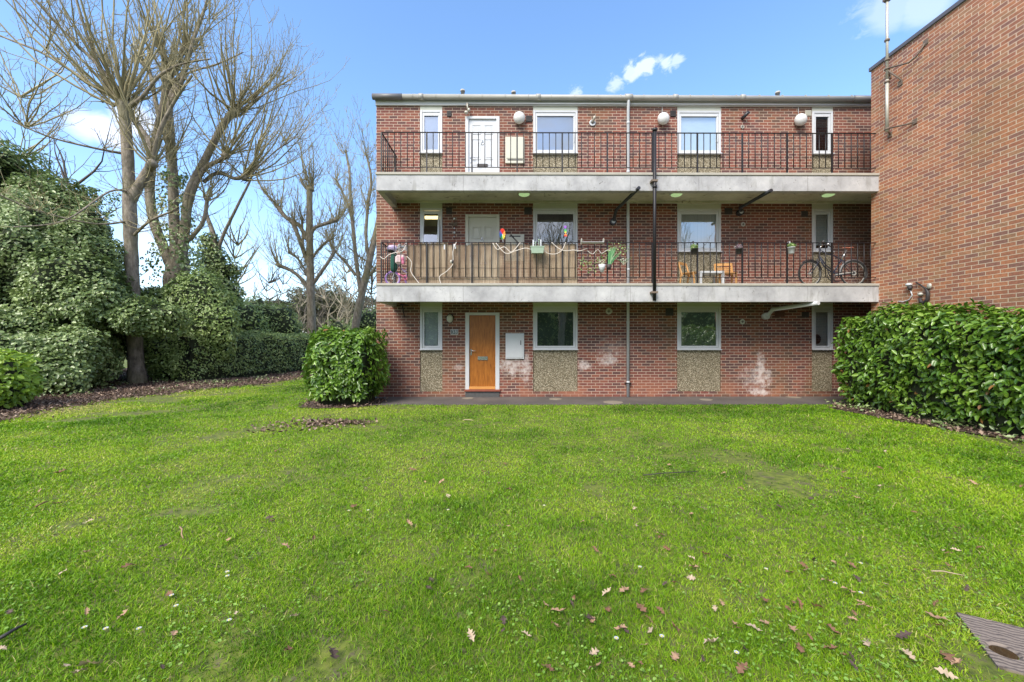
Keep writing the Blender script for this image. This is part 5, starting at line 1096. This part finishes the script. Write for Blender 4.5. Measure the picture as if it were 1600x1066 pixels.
# thin dark trees further off
def thin_tree(px, y, h, seed, label, mat='twig_dark', name='bare_tree', lean=0.0, n=13, r0=None):
    r = random.Random(seed); c = P(px, 533, y); T = Tree(seed); t = empty(name, (c[0], y, 0), label, 'tree', 'bare trees behind the far hedge'); rb = r0 or h*0.013
    m = 9; pts = [(c[0]+lean*i/m+r.gauss(0, .05)*i*0.5, y, h*0.85*i/m) for i in range(m+1)]; T.tube(pts, [max(0.012, rb*(1-i/m)**0.8) for i in range(m+1)], 7); T.build('trunk', mat, t)
    for k in range(n):
        i = r.randint(2, m); q = pts[i]; a = r.uniform(0, 6.28); shoot(T, q, (math.cos(a), math.sin(a), r.uniform(0.3, 1.1)), h*r.uniform(0.18, 0.42), rb*0.45, r, 5, 0.14, 0.12, 4, 0.010)
    T.build('branches', mat, t); return t
for args in ((118, 17.5, 9.5, 101, 'slender dark bare tree rising out of the ivy at the left', 'twig_dark', 'bare_tree', -0.5, 34), (50, 18, 14.5, 102, 'bare tree with long twigs behind the ivy at the far left edge', 'shoot_bark', 'bare_tree', -0.6, 44, 0.085), (160, 21, 6.4, 105, 'crooked dark bare tree between the ivy and the front trunk', 'twig_dark', 'bare_tree', 0.5, 22),
    (395, 30, 6.2, 103, 'thin dark bare sapling above the silvery shrub', 'twig_dark', 'bare_tree', 0.4, 14), (440, 33, 7.2, 104, 'thin brown bare tree just left of the straight pollard', 'twig_dark', 'bare_tree', -0.3, 16), (512, 30, 7.0, 106, 'pale slim bare tree just right of the straight pollard', 'twig_pale', 'bare_tree', 0.1, 16), (530, 34, 8.0, 107, 'pale birch like tree left of the leaning tree', 'twig_pale', 'bare_tree', -0.2, 18), (462, 36, 6.0, 108, 'low brown twiggy tree behind the straight pollard', 'twig_pale', 'bare_tree', 0.3, 18), (585, 36, 10, 109, 'tall brown bare tree tight against the left corner of the flats', 'twig_dark', 'bare_tree', -0.2, 24), (340, 30, 8.5, 110, 'far bare tree behind the ivy smothered stump', 'twig_dark', 'bare_tree', 0.5, 22), (415, 40, 8.5, 112, 'hazy brown tree above the silvery shrub, well beyond it', 'twig_dark', 'bare_tree', 0.3, 34), (475, 42, 9.5, 113, 'broad brown twiggy tree seen past the straight pollard trunk', 'twig_dark', 'bare_tree', 0.2, 36), (545, 44, 10.5, 114, 'broad grey twiggy tree seen through the leaning tree', 'twig_pale', 'bare_tree', -0.3, 36), (500, 46, 9, 115, 'distant twiggy tree low between the two pollards', 'twig_dark', 'bare_tree', 0.3, 34), (568, 46, 11, 116, 'distant twiggy tree touching the corner of the flats', 'twig_dark', 'bare_tree', 0.3, 34), (365, 26, 9, 111, 'pale whippy tree right of the ivy smothered stump', 'shoot_bark', 'bare_tree', 0.2, 20)): thin_tree(*args)
# distant conifers
def conifer(px, y, h, w, seed, label, z0=0.15):
    c = P(px, 533, y); t = empty('pine_tree', (c[0], y, 0), label, 'tree', 'far dark pines'); r = random.Random(seed); m = MB(); m.tube([(c[0], y, 0), (c[0]+0.3, y, h*0.9)], [w*0.07, w*0.02], 6); m.build('trunk', 'twig_dark', t)
    E = [((c[0]+r.uniform(-.5,.5)*w, y+r.uniform(-.3,.3)*w, h*r.uniform(0.45, 0.95)), (w*r.uniform(.22,.36), w*0.25, h*r.uniform(0.07, 0.13))) for _ in range(7)]
    blob_foliage(t, 'foliage', E, 26, 0.34, 'conifer_leaf', None, seed, aspect=0.5, lump=0.8, depth=0.6, zmin=h*0.3)
for a in ((430, 62, 8.2, 6, 201, 'dark pine far beyond the silvery shrub'), (462, 66, 9, 6, 202, 'dark pine seen left of the straight pollard trunk'), (508, 60, 9.5, 7, 203, 'wide dark pine right of the straight pollard trunk'), (545, 64, 10, 7, 204, 'dark pine behind the leaning tree'), (585, 60, 9, 7, 205, 'dark pine beside the corner of the flats'), (395, 70, 8, 6, 206, 'small dark pine above the silvery shrub'), (355, 70, 9, 7, 207, 'dark pine behind the ivy smothered stump'), (290, 65, 10, 8, 208, 'dark pine hidden behind the forked tree'), (485, 52, 7, 7, 209, 'broad low pine directly behind the straight pollard trunk'), (530, 50, 7.5, 7, 210, 'broad low pine between straight and leaning trunks'), (410, 54, 6.5, 6, 211, 'low pine right behind the silvery shrub'), (445, 50, 6.5, 6, 212, 'low pine between silvery shrub and straight pollard')): conifer(*a)
t = empty('far_thicket', (-30, 48, 0), 'low brown and green thicket along the far boundary', 'thicket')
blob_foliage(t, 'foliage', [((x, 48+3*math.sin(x), 1.2), (3.2, 1.5, 2.2+0.8*math.sin(x*1.7))) for x in range(-40, -8, 4)], 14, 0.3, 'conifer_leaf', 'thicket_dark', 66, aspect=0.5, lump=0.5, depth=0.5)
# ---------------- garden behind the photographer (seen in the panes)
t = empty('rear_thicket', (0, -13, 0), 'dense evergreen thicket closing the garden behind the viewer', 'thicket')
blob_foliage(t, 'foliage', [((x, -13+math.sin(x*1.3), 2.0), (2.6, 1.3, 2.2+0.7*math.sin(x*2.1))) for x in range(-14, 17, 3)], 40, 0.2, 'far_laurel_leaf', 'thicket_dark', 67, aspect=0.5, lump=0.5, depth=0.4)
def rear_tree(x, y, h, seed, label):
    r = random.Random(seed); T = Tree(seed); t = empty('pollard_tree', (x, y, 0), label, 'tree', 'bare trees behind the viewer'); T.tube([(x, y, 0), (x+.1, y, h*0.3), (x, y, h*0.6)], [0.3, 0.24, 0.2], 9); T.build('trunk', 'bark', t)
    for k in range(7):
        a = k*0.9; d = Vector((math.cos(a), math.sin(a)*0.6, 1)); q = Vector((x, y, h*(0.3+0.04*k))); e = q+d*h*0.17; T.tube([tuple(q), tuple(q.lerp(e, .5)+Vector((0,0,-.1))), tuple(e)], [0.14, 0.11, 0.12], 7)
        burst(T, e, 12, r, h*0.33, (d.x*0.5, d.y*0.5, 1), 0.5, 0.035, rmin=0.01)
    burst(T, (x, y, h*0.6), 16, r, h*0.4, (0, 0, 1), 0.4, 0.04, rmin=0.01); T.build('shoots', 'shoot_bark', t)
for a in ((-3, -9, 11, 301, 'bare pollard behind the viewer, nearest the flats door'), (4, -10, 12, 302, 'bare pollard behind the viewer, in the middle'), (11, -9, 11, 303, 'bare pollard behind the viewer, on the side of the gable wall')): rear_tree(*a)
# ------------------------------------------------------------ lawn
litter_shift = [(x, y) for x, y in left_poly]
def lawn_mask(x, y, r):
    ok = ~inpoly(x + r.normal(0, .3, len(x)), y + r.normal(0, .22, len(x)), left_poly)
    ok &= ~inpoly(x + r.normal(0, .05, len(x)), y + r.normal(0, .05, len(x)), right_poly) & ~inpoly(x + r.normal(0, .06, len(x)), y + r.normal(0, .06, len(x)), bush_poly)
    ok &= ~((x > -3.8 + r.normal(0, .03, len(x))) & (y > 9.45 + r.normal(0, .02, len(x)))) & (x < 8.2)
    Pn = np.stack([x, y, 0*x], 1); bare = vnoise(Pn, 1.1, 3)*0.6 + vnoise(Pn, 3.6, 4)*0.4
    edge = np.clip((-x - 4.5)/5, 0, 1)*np.clip((y-5)/3, 0, 1)
    ok &= bare + r.normal(0, 0.07, len(x)) > (0.22 + 0.24*edge)
    # bare scrape and leaf drift left of the corner bush
    lx = Mr.inverted(); ca, sa = math.cos(-ang), math.sin(-ang); u = (x-bx)*ca - (y-by)*sa; v = (x-bx)*sa + (y-by)*ca
    ok &= ~((u > -0.02) & (u < 0.65) & (v < 0.02) & (v > -0.44))
    return ok, bare
def samp(n, y0, y1, pw, r, wide=1.36, extra=1.0):
    ys = np.linspace(y0, y1, 4000); pdf = (2*(wide*ys+extra))/ys**pw; cdf = np.cumsum(pdf); cdf /= cdf[-1]
    y = np.interp(r.uniform(0, 1, n), cdf, ys); x = r.uniform(-1, 1, n)*(wide*y+extra); return x, y
r = np.random.default_rng(99)
n = 850000
x, y = samp(n, 1.15, 24, 1.75, r); ok, bare = lawn_mask(x, y, r); x, y = x[ok], y[ok]; bare = bare[ok]; n = len(x)
Pn = np.stack([x, y, 0*x], 1)
patch = vnoise(Pn, 0.8, 21)*0.5 + vnoise(Pn, 2.5, 22)*0.5; fine = vnoise(Pn, 9, 23)
dist = np.sqrt(x*x+y*y); k = (np.maximum(dist, 1.5)/2.0)
hgt = (0.015 + 0.022*patch**1.5)*r.uniform(0.55, 1.35, n)*(0.8+0.5*fine)*np.clip(0.9+dist*0.02, 0.9, 1.2)
wid = 0.00165*k**0.85*r.uniform(0.7, 1.3, n)
az = r.uniform(0, 2*math.pi, n); lean = np.abs(r.normal(0.9, 0.55, n)); ld = np.stack([np.cos(az), np.sin(az)], 1)
a2 = r.uniform(0, 2*math.pi, n); sd = np.stack([np.cos(a2), np.sin(a2), 0*a2], 1)*wid[:,None]
base = np.stack([x, y, ghv(x, y)-0.002], 1); mid = base + np.concatenate([ld*(lean*hgt*0.35)[:,None], (hgt*0.62)[:,None]], 1); tip = base + np.concatenate([ld*(lean*hgt*1.05)[:,None], (hgt)[:,None]], 1)
V = np.stack([base-sd, base+sd, mid+sd*0.8, tip, mid-sd*0.8], 1).reshape(-1, 3); q = np.arange(n)[:,None]*5
tint = np.clip(0.36 + 0.9*(patch-0.5)*-1.0 + 0.5*(vnoise(Pn, 0.45, 30)-0.5) + r.normal(0, 0.16, n) + (r.uniform(0,1,n) < 0.035)*0.6 + 0.35*np.clip((-x-5)/6,0,1)*r.uniform(0,1,n), 0, 1)
me = npmesh('grass', V, [q+np.array([[0,1,2,4]]), q+np.array([[4,2,3]])], np.repeat(tint, 5)); tag(link('grass', me, 'grass_blade'), kind='stuff')
# clover and daisy-leaf rosettes
n = 52000; x, y = samp(n, 1.15, 11.0, 1.3, r); ok, _ = lawn_mask(x, y, r); Pn = np.stack([x, y, 0*x], 1)
cl = vnoise(Pn, 1.3, 41)*0.55+vnoise(Pn, 5, 42)*0.45; ok &= cl + r.normal(0, .05, len(x)) > 0.53; x, y = x[ok], y[ok]; n = len(x)
q3 = np.stack([x, y, ghv(x, y)+r.uniform(0.012, 0.034, n)], 1); V, Fc, T = leaves(q3, np.tile([[0., 0, 1.0]], (n, 1)), 0.017, 0.75, 0.0, 0.5, seed=6, fold=0.12)
tag(link('clover', npmesh('clover', V, [Fc], T), 'clover_leaf'), kind='stuff')
# moss tufts / leaf litter stuff
n = 36000; lx_ = r.uniform(-24, -6, n*3); ly_ = r.uniform(6.2, 21, n*3); ok = inpoly(lx_+r.normal(0,.4,len(lx_)), ly_+r.normal(0,.3,len(lx_)), left_poly) & (np.abs(lx_) < 1.45*ly_+1)
lx_, ly_ = lx_[ok], ly_[ok]
for poly, k_ in ((right_poly, 5200), (bush_poly, 900)):
    xs_ = [p[0] for p in poly]; ys_ = [p[1] for p in poly]; a_ = r.uniform(min(xs_)-.2, max(xs_)+.1, k_); b_ = r.uniform(min(ys_)-.2, max(ys_)+.2, k_); o_ = inpoly(a_+r.normal(0,.06,k_), b_+r.normal(0,.06,k_), poly); lx_ = np.append(lx_, a_[o_]); ly_ = np.append(ly_, b_[o_])
# drift on the grass near the bush: pixel-located centre (510,663)
for (px, py, sx_, sy_, k_) in ((505, 663, .28, .14, 170), (550, 663, .2, .06, 70), (480, 668, .6, .25, 110)):
    g = G(px, py); lx_ = np.append(lx_, r.normal(g[0], sx_, k_)); ly_ = np.append(ly_, r.normal(g[1], sy_, k_))
n = len(lx_); q3 = np.stack([lx_, ly_, ghv(lx_, ly_)+r.uniform(0.015, 0.04, n)], 1)
V, Fc, T = leaves(q3, np.tile([[0., 0, 1.0]], (n, 1)), 0.065, 0.6, 0.0, 0.9, tint=np.clip(r.beta(1.6, 2.4, n), 0, 1), seed=8, fold=0.45)
tag(link('leaf_litter', npmesh('leaf_litter', V, [Fc], T), 'dead_leaf'), kind='stuff')
# small undergrowth under hedges
n = 1500; a_ = r.uniform(7.2, 8.6, n); b_ = r.uniform(3, 9.3, n); o_ = vnoise(np.stack([a_, b_, 0*a_], 1), 2.2, 77) > 0.55; a_, b_ = a_[o_], b_[o_]
c_ = r.uniform(-16, -8, 5000); d_ = r.uniform(8, 18, 5000); o_ = inpoly(c_+0.3, d_-0.5, left_poly) & (vnoise(np.stack([c_, d_, 0*c_], 1), 1.0, 78) > 0.6); a_ = np.append(a_, c_[o_]); b_ = np.append(b_, d_[o_])
q3 = np.stack([a_, b_, r.uniform(0.02, 0.14, len(a_))], 1); V, Fc, T = leaves(q3, np.tile([[0., 0, 1.0]], (len(a_), 1)), 0.07, 0.6, 0, 0.8, seed=12); tag(link('ground_ivy', npmesh('ground_ivy', V, [Fc], T), 'ivy_leaf'), kind='stuff')
# individual fallen oak leaves
def oak_mesh(seed, mat):
    rr = random.Random(seed); half = []; m = 13
    for i in range(m+1):
        f = i/m; w = 0.30*math.sin(math.pi*min(1, f*0.93+0.05))**0.8*(0.62+0.38*math.cos(f*4*2*math.pi+rr.uniform(-.3,.3))) if 0 < f < 1 else 0.012; half.append((f, max(0.02, w)))
    b = bmesh.new(); tw, cu_ = rr.uniform(-.5, .5), rr.uniform(0.15, 0.75)
    def pt(f, s): 
        z = 0.22*cu_*(f-0.5)**2*4*0.3 + abs(s)*cu_*0.9 + s*tw*0.5 + 0.05*math.sin(f*9+seed); return ((f-0.5), s, z)
    c = [b.verts.new(pt(f, 0)) for f, w in half]; l = [b.verts.new(pt(f, w)) for f, w in half]; r_ = [b.verts.new(pt(f, -w*rr.uniform(.8,1.1))) for f, w in half]
    for i in range(m): b.faces.new((c[i], c[i+1], l[i+1], l[i])); b.faces.new((c[i+1], c[i], r_[i], r_[i+1]))
    me = bpy.data.meshes.new('fallen_leaf'); b.to_mesh(me); b.free(); me.materials.append(MATS[mat]); return me
LM = {k: [oak_mesh(s+i*7, k) for s in range(4)] for i, k in enumerate(('leaf_tan', 'leaf_brown', 'leaf_dark', 'leaf_pale'))}
LBL = {'leaf_tan': 'curled tan oak leaf lying on the lawn', 'leaf_brown': 'curled brown oak leaf lying on the lawn', 'leaf_dark': 'dark rotten leaf lying on the lawn', 'leaf_pale': 'pale dry oak leaf lying on the lawn'}
spots = [(975,932,'leaf_tan',1.1),(870,968,'leaf_tan',1.3),(868,990,'leaf_tan',1),(922,978,'leaf_dark',1.2),(1002,960,'leaf_brown',1.1),(1016,992,'leaf_pale',1),(1085,890,'leaf_tan',1.1),(1112,1012,'leaf_pale',1.1),(1178,986,'leaf_pale',1),(1196,938,'leaf_brown',1.1),(1135,872,'leaf_dark',1),(1240,990,'leaf_tan',1),(1250,1020,'leaf_brown',1),(1325,925,'leaf_tan',1.1),(1350,950,'leaf_tan',1),(1355,1008,'leaf_pale',1),(1465,965,'leaf_tan',1.2),(1480,1026,'leaf_brown',1.3),(1495,1040,'leaf_tan',1),(1412,996,'leaf_dark',1),(1300,985,'leaf_brown',1),(640,830,'leaf_tan',1),(553,797,'leaf_brown',1),(644,740,'leaf_brown',1.3),(690,757,'leaf_tan',1),(425,820,'leaf_tan',1),(95,745,'leaf_brown',1.5),(90,790,'leaf_brown',1),(200,890,'leaf_brown',1.2),(135,870,'leaf_tan',1),(140,1042,'leaf_pale',1.3),(135,960,'leaf_tan',.6),(265,935,'leaf_brown',1),(700,783,'leaf_pale',1),(750,716,'leaf_tan',1),(795,770,'leaf_tan',1),(1032,840,'leaf_tan',1.1),(1100,800,'leaf_pale',1),(1130,745,'leaf_tan',.9),(1520,760,'leaf_tan',1),(1375,740,'leaf_brown',1),(1495,850,'leaf_pale',1),(930,870,'leaf_brown',.8),(1055,1035,'leaf_tan',1),(930,1050,'leaf_tan',1),(520,1030,'leaf_dark',1.3),(1160,1055,'leaf_brown',1),(1080,905,'leaf_pale',.9),(1375,768,'leaf_pale',.8)]
rr = random.Random(44)
while len(spots) < 190:
    t_ = rr.random()**0.75; py = 668+ t_*390; px = rr.uniform(0, 1600) if rr.random() < 0.45 else rr.uniform(750, 1600)
    if px > 1250 and py < 690 or (px > 1480 and py > 940): continue
    if px < 300 and rr.random() < 0.3: continue
    spots.append((px, py, rr.choice(['leaf_tan', 'leaf_brown', 'leaf_brown', 'leaf_dark', 'leaf_pale']), rr.uniform(0.5, 0.95)))
for px, py, k, s in spots:
    g = G(px, py); o = bpy.data.objects.new('fallen_leaf', rr.choice(LM[k])); C.objects.link(o)
    o.location = (g[0], g[1], gh(g[0], g[1])+0.030+rr.uniform(-.004, .008)); o.rotation_euler = (rr.gauss(0, .3), rr.gauss(0, .3), rr.uniform(0, 6.28)); L = 0.082*s; o.scale = (L, L, L)
    tag(o, LBL[k], 'leaf', 'fallen %s leaves on the lawn' % k.split('_')[1])
# daisies
db = MB(); db.lathe((0,0,0), [(0.0035, 0), (0.004, 0.002), (0.002, 0.0035)], 8); dc = db.build('daisy_centre', 'sail_yellow'); dcm = dc.data; bpy.data.objects.remove(dc)
b = bmesh.new()
for k in range(12):
    a = k*math.pi/6; u = Vector((math.cos(a), math.sin(a), 0.25)); v = Vector((-math.sin(a), math.cos(a), 0))
    b.faces.new([b.verts.new(p_) for p_ in (u*0.003, u*0.008-v*0.002, u*0.011, u*0.008+v*0.002)])
dpm = bpy.data.meshes.new('petals'); b.to_mesh(dpm); b.free(); dpm.materials.append(MATS['white_plastic'])
for px, py in ((963,1012),(1034,1008),(1000,897),(217,992),(165,992),(132,990),(275,957),(268,940),(355,912),(358,981),(355,905),(1345,885),(1305,917),(1345,932),(1151,1034),(1197,894),(575,808),(545,808),(940,720),(850,800),(700,812)):
    g = G(px, py); t = empty('daisy', (g[0], g[1], gh(g[0], g[1])+0.045), 'tiny white daisy open in the short grass', 'flower', 'daisies in the grass'); t.scale = (1.15,)*3
    for nm, me in (('petals', dpm), ('flower_centre', dcm)):
        o = bpy.data.objects.new(nm, me); C.objects.link(o); o.parent = t
# sticks
def stick(p0, p1, r0, mat, label):
    a, b = G(*p0), G(*p1); a = Vector((a[0], a[1], 0.04+gh(*a))); b = Vector((b[0], b[1], 0.04+gh(*b))); m = MB(); m.tube([a, a.lerp(b, .35)+Vector((0.005,0.006,.006)), a.lerp(b, .7)+Vector((-.004,0,.004)), b], [r0, r0*0.9, r0*0.8, r0*0.5], 6); tag(m.build('stick', mat, origin=a), label, 'stick')
stick((-6, 1010), (42, 984), 0.009, 'vent_dark', 'thick black charred stick at the lower left corner of the lawn'); stick((1455, 894), (1508, 901), 0.004, 'leaf_pale', 'thin straw coloured stick right of the lawn centre near the cover board'); stick((281, 828), (286, 848), 0.006, 'leaf_tan', 'short upright looking tan stick on the left of the lawn'); stick((55, 796), (76, 787), 0.007, 'leaf_brown', 'brown twig near the left litter bed'); stick((1005, 745), (1090, 743), 0.006, 'vent_dark', 'long dark twig lying in the grass before the middle of the flats'); stick((725, 657), (740, 658), 0.008, 'leaf_pale', 'pale twig near the path below the wooden door')
# ------------------------------------------------------------ camera, sun, sky
cam = bpy.data.cameras.new('camera'); co = bpy.data.objects.new('camera', cam); C.objects.link(co); co.location = (0, 0, H); co.rotation_euler = (math.pi/2, 0, -TH)
cam.sensor_width = 36; cam.lens = F/1600*36; cam.clip_end = 2000; cam.clip_start = 0.05; bpy.context.scene.camera = co
SUN = Vector((-0.42, -0.74, 0.88)).normalized()
sl = bpy.data.lights.new('sun', 'SUN'); sl.energy = 2.0; sl.angle = math.radians(30); sl.color = (1.0, 0.93, 0.82); so = bpy.data.objects.new('sun', sl); C.objects.link(so); so.rotation_euler = (-SUN).to_track_quat('-Z', 'Y').to_euler(); so.location = (-5, -5, 20)
w = bpy.data.worlds.new('World'); bpy.context.scene.world = w; w.use_nodes = True; nt = w.node_tree
class WN(N):
    def __init__(s): s.t = nt; s.n = nt.nodes; s.l = nt.links
W = WN(); bg = nt.nodes['Background']; sky = W.add('ShaderNodeTexSky'); sky.sky_type = 'NISHITA'; sky.sun_disc = False
sky.sun_elevation = math.asin(SUN.z); sky.sun_rotation = math.atan2(SUN.x, SUN.y); sky.air_density = 1.0; sky.dust_density = 1.0; sky.ozone_density = 2.0
vec = W.add('ShaderNodeTexCoord').outputs['Generated']; d = W.sep(vec)
def pdir(px, py):
    u = (px-800)/F; v = (533-py)/F; return Vector((u*math.cos(TH)+math.sin(TH), math.cos(TH)-u*math.sin(TH), v)).normalized()
n1 = W.noise(7, 7, vec=W.scalev(vec, (1, 1, 2.0)), rough=0.6, dist=0.4); cl = 0.0
cl = None
n2 = W.noise(26, 6, vec=W.scalev(vec, (1, 1, 1.6)), rough=0.65, dist=0.8)
for (px, py, rad, am, lo) in ((985, 113, 0.020, 0.6, .3), (1010, 102, 0.022, 0.65, .3), (1036, 96, 0.020, 0.6, .3), (962, 130, 0.018, 0.5, .3), (998, 108, 0.020, 0.65, .3), (1058, 95, .014, .5, .3), (160, 205, 0.034, .9, .2), (205, 190, 0.034, .9, .2), (235, 195, 0.03, .7, .2), (1390, 12, 0.034, 0.35, .3), (1360, 25, 0.03, 0.25, .3), (1450, 0, 0.034, .4, .3), (230, 370, 0.05, 0.4, .3), (135, 200, .034, .7, .3), (180, 215, .034, .8, .3), (900, 150, .02, .5, .3)):
    q = pdir(px, py); dt = W.add('ShaderNodeVectorMath', operation='DISTANCE'); W.l.new(vec, dt.inputs[0]); dt.inputs[1].default_value = q
    s_ = W.math('SUBTRACT', 1.0, W.math('DIVIDE', dt.outputs['Value'], rad)); s_ = W.math('ADD', s_, W.math('MULTIPLY', W.math('SUBTRACT', n1 if rad > 0.033 else n2, 0.5), 2.0 if rad > 0.033 else 3.2)); s_ = W.math('MULTIPLY', W.smooth(s_, 0.0, 0.7), am)
    cl = s_ if cl is None else W.math('MAXIMUM', cl, s_)
gen = W.math('MULTIPLY', W.smooth(W.noise(2.2, 7, vec=W.scalev(vec, (1, 1, 2.4)), rough=0.62), 0.38, 0.55), W.smooth(d[1], 0.15, -0.25)); cl = W.math('MAXIMUM', cl, gen)
hz = W.math('MULTIPLY', W.smooth(d[2], 0.34, 0.0), 0.35)
hs = W.add('ShaderNodeHueSaturation'); hs.inputs['Saturation'].default_value = 1.12; hs.inputs['Value'].default_value = 1.0; W.l.new(sky.outputs[0], hs.inputs['Color'])
col = W.mix(hz, hs.outputs[0], (3.0, 3.7, 4.6)); col = W.mix(cl, col, (3.2, 3.45, 4.0)); W.l.new(col, bg.inputs[0]); bg.inputs[1].default_value = 0.15
vs = bpy.context.scene.view_settings; vs.view_transform = 'Standard'; vs.look = 'None'; vs.exposure = 1.38; vs.gamma = 1
